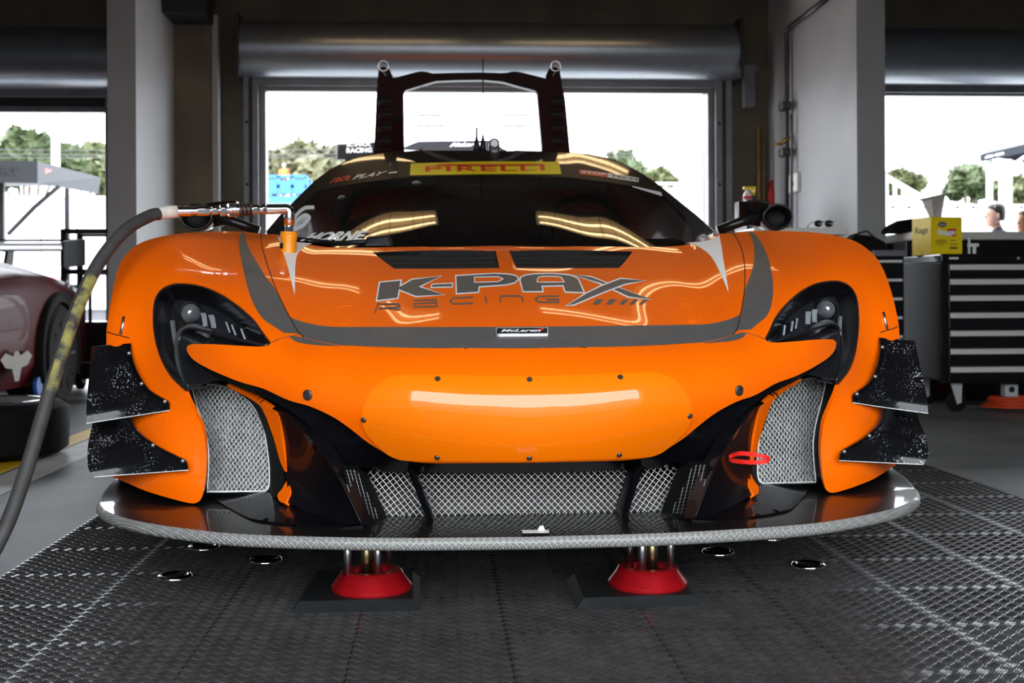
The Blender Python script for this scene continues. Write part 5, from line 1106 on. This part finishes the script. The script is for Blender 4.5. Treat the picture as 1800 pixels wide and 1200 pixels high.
tree_px(120, 230, 250, 345, 50, 'leaf_olive', 'olive green tree at the right edge of the left opening', 1500, 6, 5)
tree_px(440, 620, 246, 350, 48, 'leaf_dry', 'pale dry tree behind the blue lift in the middle opening', 1800, 9, 8)
tree_px(1060, 1135, 263, 345, 48, 'leaf_green', 'green tree just above the right of the car roof', 1100, 5, 11)
tree_px(1110, 1195, 296, 345, 52, 'leaf_olive', 'low green tree by the right jamb of the middle opening', 1000, 5, 12)
tree_px(1540, 1620, 300, 345, 60, 'leaf_olive', 'rounded olive tree beyond the grandstand rail', 1100, 5, 14)
tree_px(1662, 1745, 288, 352, 44, 'leaf_green', 'dark green tree behind the rags box', 1500, 6, 15)
tree_px(1740, 1830, 310, 360, 50, 'leaf_olive', 'green tree under the navy canopy at the right edge', 1000, 5, 17)
# utility pole and wires
p = at_y(98, 300, 40); up_ = thing('utility_pole', (p.x, 40, -.03), 'pale wooden utility pole with wires in the left opening', 'utility pole')
G().tube([(0, 0, 0), (0, 0, at_y(98, 196, 40).z)], [.16, .13], 10).out('pole', 'pole_wood', up_, local=True, smooth=True); zc = at_y(98, 208, 40).z; G().box(-.9, .9, -.06, .06, zc-.08, zc+.05).out('cross_arm', 'pole_wood', up_, local=True)
for py in (262, 270, 276): z = at_y(98, py, 40).z; G().tube([(-40, 0, z+.6), (-15, 0, z+.1), (0, 0, z), (20, 0, z+.1), (60, 0, z+.5)], .022, 4).out('wire', 'pipe_dark', up_, local=True)
# white trailers and walls
for i, (x0, x1, y0, Y, lab) in enumerate(((-120, 260, 342, 26, 'long white trailer side in the left opening'), (1150, 1330, 327, 28, 'white trailer by the right jamb of the middle opening'), (380, 560, 362, 34, 'white trailer behind the blue lift'))):
    a, b = at_y(x0, y0, Y), at_y(x1, y0, Y); t = thing('trailer', ((a.x+b.x)/2, Y, -.03), lab, 'trailer', 'white trailers outdoors'); w = (b.x-a.x)/2
    for k in range(6): G().box(-w+k*w/3+.02, -w+(k+1)*w/3-.02, 0, 2.4, .5, a.z).out('side_panel', 'white_wall', t, local=True, bevel=.02)
    G().box(-w, w, .3, 2.2, .25, .5).out('chassis', 'frame_metal', t, local=True)
    for k in (-.6, -.4): G().lathe([(.2, -.12), (.42, -.12), (.45, 0), (.42, .12), (.2, .12)], (k*w, .2, .45), (0, 1, 0), 20).out('wheel', 'black_rubber', t, local=True, smooth=True)
# grey awning
aw = thing('awning', (at_y(65, 320, 14).x, 14, -.03), 'grey printed awning on black struts in the left opening', 'awning')
A0, A1, B0, B1 = at_y(-80, 281, 13.6), at_y(66, 283, 14), at_y(66, 322, 14), at_y(-80, 320, 13.6); C0, C1 = at_y(178, 312, 15.8), at_y(172, 341, 15.8)
top_h = at_y(40, 281, 16.5)
G().add([A0, A1, B0, B1], [(3, 2, 1, 0)]).out('front_valance', 'canopy_grey', aw); G().add([A1, C0, C1, B0], [(3, 2, 1, 0)]).out('side_valance', 'canopy_light', aw)
G().add([A0, A1, C0, C0+Vector((-6, .8, .1))], [(0, 1, 2, 3)]).out('canopy_roof', 'canopy_light', aw)
U = [B1+Vector((0, .05, .1)), B0+Vector((0, .05, .12)), C1+Vector((-.1, 0, .1)), C1+Vector((-6, 0, .1))]; G().add(U, [(0, 1, 2, 3)]).out('canopy_underside', 'frame_dark', aw)
def bil(a, b, c, d, x, y): return (a*(1-x)+b*x)*(1-y)+(d*(1-x)+c*x)*y
def quad_on(a, b, c, d, x0, x1, y0, y1, o=Vector((0, -.02, 0))): return [bil(a, b, c, d, x, y)+o for x, y in ((x0, y0), (x1, y0), (x1, y1), (x0, y1))]
text_on('awning_lettering', 'SPORT', quad_on(B1, B0, A1, A0, .25, .78, .35, .72), 'frame_dark', aw, .02); text_on('awning_lettering', 'SPORT', quad_on(B0, C1, C0, A1, .32, .56, .38, .70), 'frame_dark', aw, .02, .2)
for x in (.12, .74): G().add(quad_on(B0, C1, C0, A1, x, x+.09, .25, .75), [(0, 1, 2, 3)]).out('red_mark', 'decal_red', aw); 
for px, Y in ((3, 14.2), (118, 17)): p = at_y(px, 320, Y); G().box(p.x-.03, p.x+.03, p.y-.03, p.y+.03, -.03, p.z).out('leg', 'black_plastic', aw)
G().tube([at_y(14, 412, 14.2), at_y(60, 365, 14.2), at_y(103, 328, 14.4)], .028, 6).out('strut', 'black_plastic', aw)
# red and white car far left
fc = thing('red_white_car', (at_y(60, 500, 11.9).x, 11.9, -.03), 'red and white racing car outdoors behind the dark wing', 'race car')
W_ = 11.9/F
G().loft([[(x*W_, y, z) for y, z in ((-.9, .2), (-.95, .55), (-.7, zt-.05), (.7, zt-.05), (.95, .55), (.9, .2))] for x, zt in ((-120, .7), (-60, .95), (-20, 1.12), (0, 1.10), (18, .95), (28, .72), (32, .45))], cap=True).out('body', 'red_body', fc, local=True, smooth=True, autos=50)
G().loft([[(x*W_, y, z) for y, z in ((-.98, .72), (-.75, zt), (.7, zt), (.9, .72))] for x, zt in ((-110, 1.0), (-25, 1.16), (2, 1.13), (12, 1.0))], cap=True).out('roof', 'white_body', fc, local=True, smooth=True, autos=50)
wl = G().lathe([(.2, -.12), (.32, -.12), (.34, 0), (.32, .12), (.2, .12)], (-14*W_, -.92, .37+.2), (0, 1, 0), 28).out('wheel', 'black_rubber', fc, local=True, smooth=True)
# blue lift with its operator
Yl = 24; p = at_y(505, 340, Yl); bl = thing('blue_lift', (p.x, Yl, -.03), 'blue work platform lift in the middle opening', 'work platform')
zc = at_y(505, 310, Yl).z; zf = at_y(505, 345, Yl).z; w = 36*Yl/F
for x in (-w, -w*.33, w*.33, w):
    for y in (-.3, .5): G().box(x-.03, x+.03, y-.03, y+.03, zf, zc).out('guard_post', 'lift_blue', bl, local=True)
for z in (zc, (zc+zf)/2): [G().box(-w, w, y-.03, y+.03, z-.03, z+.03).out('guard_rail', 'lift_blue', bl, local=True) for y in (-.3, .5)]
for k in range(3): G().box(-w+k*w*.667+.03, -w+(k+1)*w*.667-.03, -.34, -.32, zf+.05, zc-.08).out('side_panel', 'lift_blue', bl, local=True)
G().box(-w, w, -.4, .6, zf-.12, zf).out('platform', 'lift_blue', bl, local=True); G().box(-w, w*.9, -.4, .6, .3, .9).out('chassis', 'lift_blue', bl, local=True)
for s in (-1, 1): G().tube([(-w*.8*s, .1, .9), (w*.8*s, .1, zf-.1)], .05, 6).out('scissor_arm', 'white_plastic', bl, local=True)
for x in (-w*.7, w*.7): G().lathe([(.1, -.1), (.2, -.1), (.22, 0), (.2, .1), (.1, .1)], (x, -.35, .22), (0, 1, 0), 18).out('wheel', 'black_rubber', bl, local=True)
# sign board behind the car
p = at_y(592, 285, 12); sb = thing('sign_board', (p.x, 12, -.03), 'black sign board with white lettering above the left of the car roof', 'sign')
q = [at_y(x, y, 12) for x, y in ((591, 281), (700, 276), (700, 246), (592, 252))]
G().prism(q, (0, .08, 0)).out('board', 'black_plastic', sb, bevel=.02)
text_on('sign_lettering', 'K-PAX', [at_y(x, y, 11.99) for x, y in ((610, 258), (653, 257), (653, 250), (610, 252))], 'decal_white', sb, .04); text_on('sign_lettering', 'RACING', [at_y(x, y, 11.99) for x, y in ((609, 269), (654, 267.5), (654, 259), (609, 260))], 'decal_white', sb, .04)
for px in (612, 690): p = at_y(px, 280, 12.04); G().box(p.x-.03, p.x+.03, 12.01, 12.07, -.03, p.z).out('post', 'black_plastic', sb)
# dark banner seen through the raised cover
bn = thing('dark_banner', (at_y(780, 260, 14).x, 14, -.03), 'dark banner with a white maker name seen through the engine cover window', 'banner')
G().prism([at_y(x, y, 14) for x, y in ((700, 262), (850, 274), (905, 274), (862, 246), (735, 248))], (0, .05, 0)).out('banner', 'canopy_grey', bn); text_on('banner_lettering', 'McLaren', [at_y(x, y, 13.98) for x, y in ((790, 258), (848, 256.5), (850, 249.5), (794, 251))], 'decal_white', bn, .04, .3)
for px in (740, 850): p = at_y(px, 262, 14.02); G().box(p.x-.02, p.x+.02, 14.0, 14.04, -.03, p.z).out('post', 'frame_metal', bn)
# navy canopy
Yc = 17; nc = thing('navy_canopy', (at_y(1790, 300, Yc).x, Yc, -.03), 'navy pop-up canopy on white legs at the right edge', 'canopy')
P = [at_y(x, y, Y) for x, y, Y in ((1722, 272, 17), (1830, 247, 15.2), (1830, 262, 15.2), (1723, 285, 17))]
G().add(P, [(3, 2, 1, 0)]).out('valance', 'canopy_navy', nc); pk = at_y(1815, 246, 18.5)
G().add([P[0], P[1], pk+Vector((0, 0, .2)), P[0]+Vector((3.4, 3.0, .02)), P[1]+Vector((3.4, 3, .02))], [(0, 1, 2), (0, 2, 3), (2, 1, 4), (2, 4, 3)]).out('canopy_top', 'canopy_navy', nc)
for x0, x1 in ((.06, .22), (.25, .40)): G().add(quad_on(P[3], P[2], P[1], P[0], x0, x1, .38, .62, Vector((0, -.03, 0))), [(0, 1, 2, 3)]).out('canopy_print', 'decal_white', nc)
for px, Y in ((1739, 17), (1773, 16.2), (1760, 20)): p = at_y(px, 280, Y); G().box(p.x-.035, p.x+.035, Y-.03, Y+.03, -.03, p.z).out('leg', 'rail_white', nc)
G().tube([at_y(1745, 285, 17), at_y(1773, 296, 16.2), at_y(1800, 276, 15.7)], .025, 6).out('truss', 'rail_white', nc)
# grandstand with its sloping rail
Yg = 30; gs = thing('grandstand', (at_y(1600, 400, Yg).x, Yg, -.03), 'pale grandstand with a sloping white rail beyond the right opening', 'grandstand')
for k in range(8): a = at_y(1545, 345+k*8, Yg-k*.0); b = at_y(1612+k*11, 345+k*8, Yg); G().box(a.x, b.x, Yg-k*.7, Yg+.8-k*.7, -.03, a.z).out('step', 'white_wall', gs)
G().tube([at_y(1555, 310, Yg-3), at_y(1640, 358, Yg-3)], .06, 6).out('rail', 'rail_white', gs)
for x in (1558, 1573, 1588, 1604, 1620): y = 310+(x-1555)*.565; a = at_y(x, y, Yg-3); G().tube([a, Vector((a.x, a.y, max(a.z-1.0, 0)))], .04, 6).out('rail_post', 'rail_white', gs)
# low wall and fence in the far right
for i, (x0, x1, y, Y, lab) in enumerate(((1540, 1850, 362, 21, 'white railing across the far right opening'), (1060, 1260, 322, 40, 'pale fence line beyond the right trailer'))):
    a, b = at_y(x0, y, Y), at_y(x1, y, Y); t = thing('railing', ((a.x+b.x)/2, Y, -.03), lab, 'railing')
    G().box(a.x, b.x, Y-.03, Y+.03, a.z-.05, a.z+.03).out('top_rail', 'rail_white', t)
    for k in range(12): x = a.x+(b.x-a.x)*k/11; G().box(x-.03, x+.03, Y-.03, Y+.03, -.03, a.z).out('post', 'rail_white', t)
    mat('dry_bank', (.34, .30, .22), .9, noise=(.8, .3))
hb = G(); random.seed(5)
rows = []
for k in range(41):
    x = -60+k*3; rows.append([(x, 62, -.03), (x, 66, 1.6+.5*random.random()), (x, 74, 3.0+1.0*random.random()), (x, 90, 3.5), (x, 92, -.03)])
hb.loft(rows, closed=False); o = hb.out('bank', 'dry_bank', None, smooth=True); o['kind'] = 'structure'
# ================================================================== people
mat('skin', (.52, .30, .22), .55); mat('hair_dark', (.018, .013, .011), .6); mat('shirt_navy', (.008, .012, .020), .8); mat('trousers', (.03, .03, .035), .8); mat('skin_tan', (.36, .17, .09), .5); mat('white_cap', (.75, .75, .75), .6); mat('shirt_blue', (.03, .05, .30), .7)
def person(loc, rz, label, shirt, height=1.75, lean=0.0, hair='hair_dark', skin_m='skin', arm_out=0.0):
    """standing figure facing +x of its own axes; one skinned body, clothes and hair as children"""
    t = thing('person', loc, label, 'person', None, rz); k = height/1.75
    def tree_mesh(name, V, E, Rr, m, root=0, lv=2):
        me = bpy.data.meshes.new(name); me.from_pydata([tuple(Vector(v)*k) for v in V], E, []); me.materials.append(MATS[m]); o = bpy.data.objects.new(name, me); COL.objects.link(o); o.parent = t
        sk = o.modifiers.new('skin', 'SKIN'); sk.use_smooth_shade = True
        for i, r in enumerate(Rr): d = me.skin_vertices[0].data[i]; d.radius = (r[0]*k, r[1]*k) if isinstance(r, tuple) else (r*k, r*k); d.use_root = (i == root)
        o.modifiers.new('sub', 'SUBSURF').levels = lv; o.modifiers['sub'].render_levels = lv; return o
    L = lean
    V = [(0, 0, .95), (L*.3, 0, 1.15), (L*.7, 0, 1.38), (L, 0, 1.48), (L+.02, 0, 1.56)]; E = [(0, 1), (1, 2), (2, 3), (3, 4)]; Rr = [(.13, .16), (.12, .15), (.12, .17), .055, .05]
    for s in (-1, 1):
        b = len(V); V += [(0, s*.10, .90), (.02, s*.11, .50), (-.02, s*.11, .09), (.13, s*.12, .05)]; E += [(0, b), (b, b+1), (b+1, b+2), (b+2, b+3)]; Rr += [.09, .065, .045, .04]
        b = len(V); V += [(L*.8, s*.20, 1.40), (L*.7-.02+arm_out*.1, s*.25, 1.12), (L*.7+.16+arm_out*.2, s*.24, .94), (L*.7+.24+arm_out*.2, s*.23, .92)]; E += [(2, b), (b, b+1), (b+1, b+2), (b+2, b+3)]; Rr += [.062, .048, .036, .03]
    body = tree_mesh('body', V, E, Rr, shirt)
    n0 = G()
    for s in (-1, 1):                            # hands: palm with five fingers
        bx, by, bz = (L*.7+.26+arm_out*.2)*k, s*.23*k, .915*k; n0.ball((bx, by, bz), (.045*k, .04*k, .02*k), 10, 6)
        for f in range(4): fy = by+(f-1.5)*.018*k; n0.tube([(bx+.03*k, fy, bz), (bx+.065*k, fy, bz-.008*k), (bx+(.09-.006*abs(f-1))*k, fy, bz-.03*k)], [.009*k, .0085*k, .007*k], 6)
        n0.tube([(bx, by-s*.035*k, bz), (bx+.03*k, by-s*.06*k, bz-.005*k), (bx+.05*k, by-s*.062*k, bz-.02*k)], [.010*k, .009*k, .007*k], 6)
    n0.out('hands', skin_m, t, local=True, smooth=True)
    hx, hz = (L+.035)*k, 1.645*k; g = G()
    rings = []
    for zz, rx, ry, ox in ((-.125, .030, .030, .035), (-.112, .052, .045, .030), (-.085, .075, .060, .018), (-.05, .085, .068, .010), (-.01, .090, .072, .004), (.03, .096, .075, -.004), (.07, .090, .070, -.012), (.10, .066, .052, -.018), (.118, .030, .026, -.020)):
        rings.append([(hx+(ox+rx*math.cos(a))*k, ry*math.sin(a)*k, hz+zz*k) for a in [2*math.pi*i/20 for i in range(20)]])
    g.loft(rings, cap=True); g.tube([(hx-.01*k, 0, hz-.10*k), (hx-.045*k, 0, hz-.19*k)], [.052*k, .055*k], 12)
    g.loft([[(hx+.088*k, -.006*k, hz+.012*k), (hx+.088*k, .006*k, hz+.012*k), (hx+.08*k, 0, hz+.012*k)], [(hx+.118*k, -.014*k, hz-.032*k), (hx+.118*k, .014*k, hz-.032*k), (hx+.085*k, 0, hz-.034*k)]], cap=True)
    for s in (-1, 1): g.ball((hx-.005*k, s*.074*k, hz-.01*k), (.018*k, .010*k, .030*k), 8, 6)
    head = g.out('head', skin_m, t, local=True, smooth=True)
    for s in (-1, 1): G().ball((hx+.086*k, s*.030*k, hz+.008*k), (.008*k, .013*k, .006*k), 8, 6).out('eye', 'hair_dark', head, local=True, smooth=True)
    G().ball((hx+.094*k, 0, hz-.065*k), (.007*k, .022*k, .005*k), 8, 6).out('mouth', 'card_red', head, local=True, smooth=True)
    g = G(); rings = []
    for zz, rx, ry, ox in ((-.06, .060, .070, -.045), (-.02, .080, .078, -.035), (.03, .095, .082, -.022), (.075, .098, .080, -.018), (.108, .078, .062, -.020), (.128, .035, .030, -.022)):
        rings.append([(hx+(ox+rx*math.cos(a))*k, ry*math.sin(a)*k, hz+zz*k) for a in [2*math.pi*i/18 for i in range(18)]])
    g.loft(rings, cap=True); g.out('hair', hair, head, local=True, smooth=True)
    g = G()
    for s in (-1, 1): g.tube([(0, s*.09*k, .98*k), (.01*k, s*.105*k, .75*k), (.02*k, s*.11*k, .50*k), (-.01*k, s*.11*k, .07*k)], [.125*k, .105*k, .085*k, .075*k], 14)
    g.out('trousers', 'trousers', t, local=True, smooth=True)
    return t
p = at_y(1757, 400, 10.9); pr_ = person((p.x, 10.9, -.03), R(180), 'dark haired person in a navy shirt looking left behind the workbench', 'shirt_navy', 1.56, .02)
G().tube([(.07, -.06, 1.535), (.10, 0, 1.545), (.07, .06, 1.535)], .008, 6).out('glasses_on_head', 'panel_blue', pr_, local=True)
p = at_y(1806, 400, 10.2); person((p.x, 10.2, -.03), R(200), 'person with a bare tan arm in a blue shirt, cut off at the right edge', 'shirt_blue', 1.45, .0, 'hair_dark', 'skin_tan', .3)
p = at_y(498, 300, Yl); zpl = at_y(505, 345, Yl).z; person((p.x, Yl+.1, zpl+.002), R(-90), 'worker in an orange vest and white cap on the blue lift', 'vest_orange', at_y(498, 287, Yl).z-zpl, 0, 'white_cap')
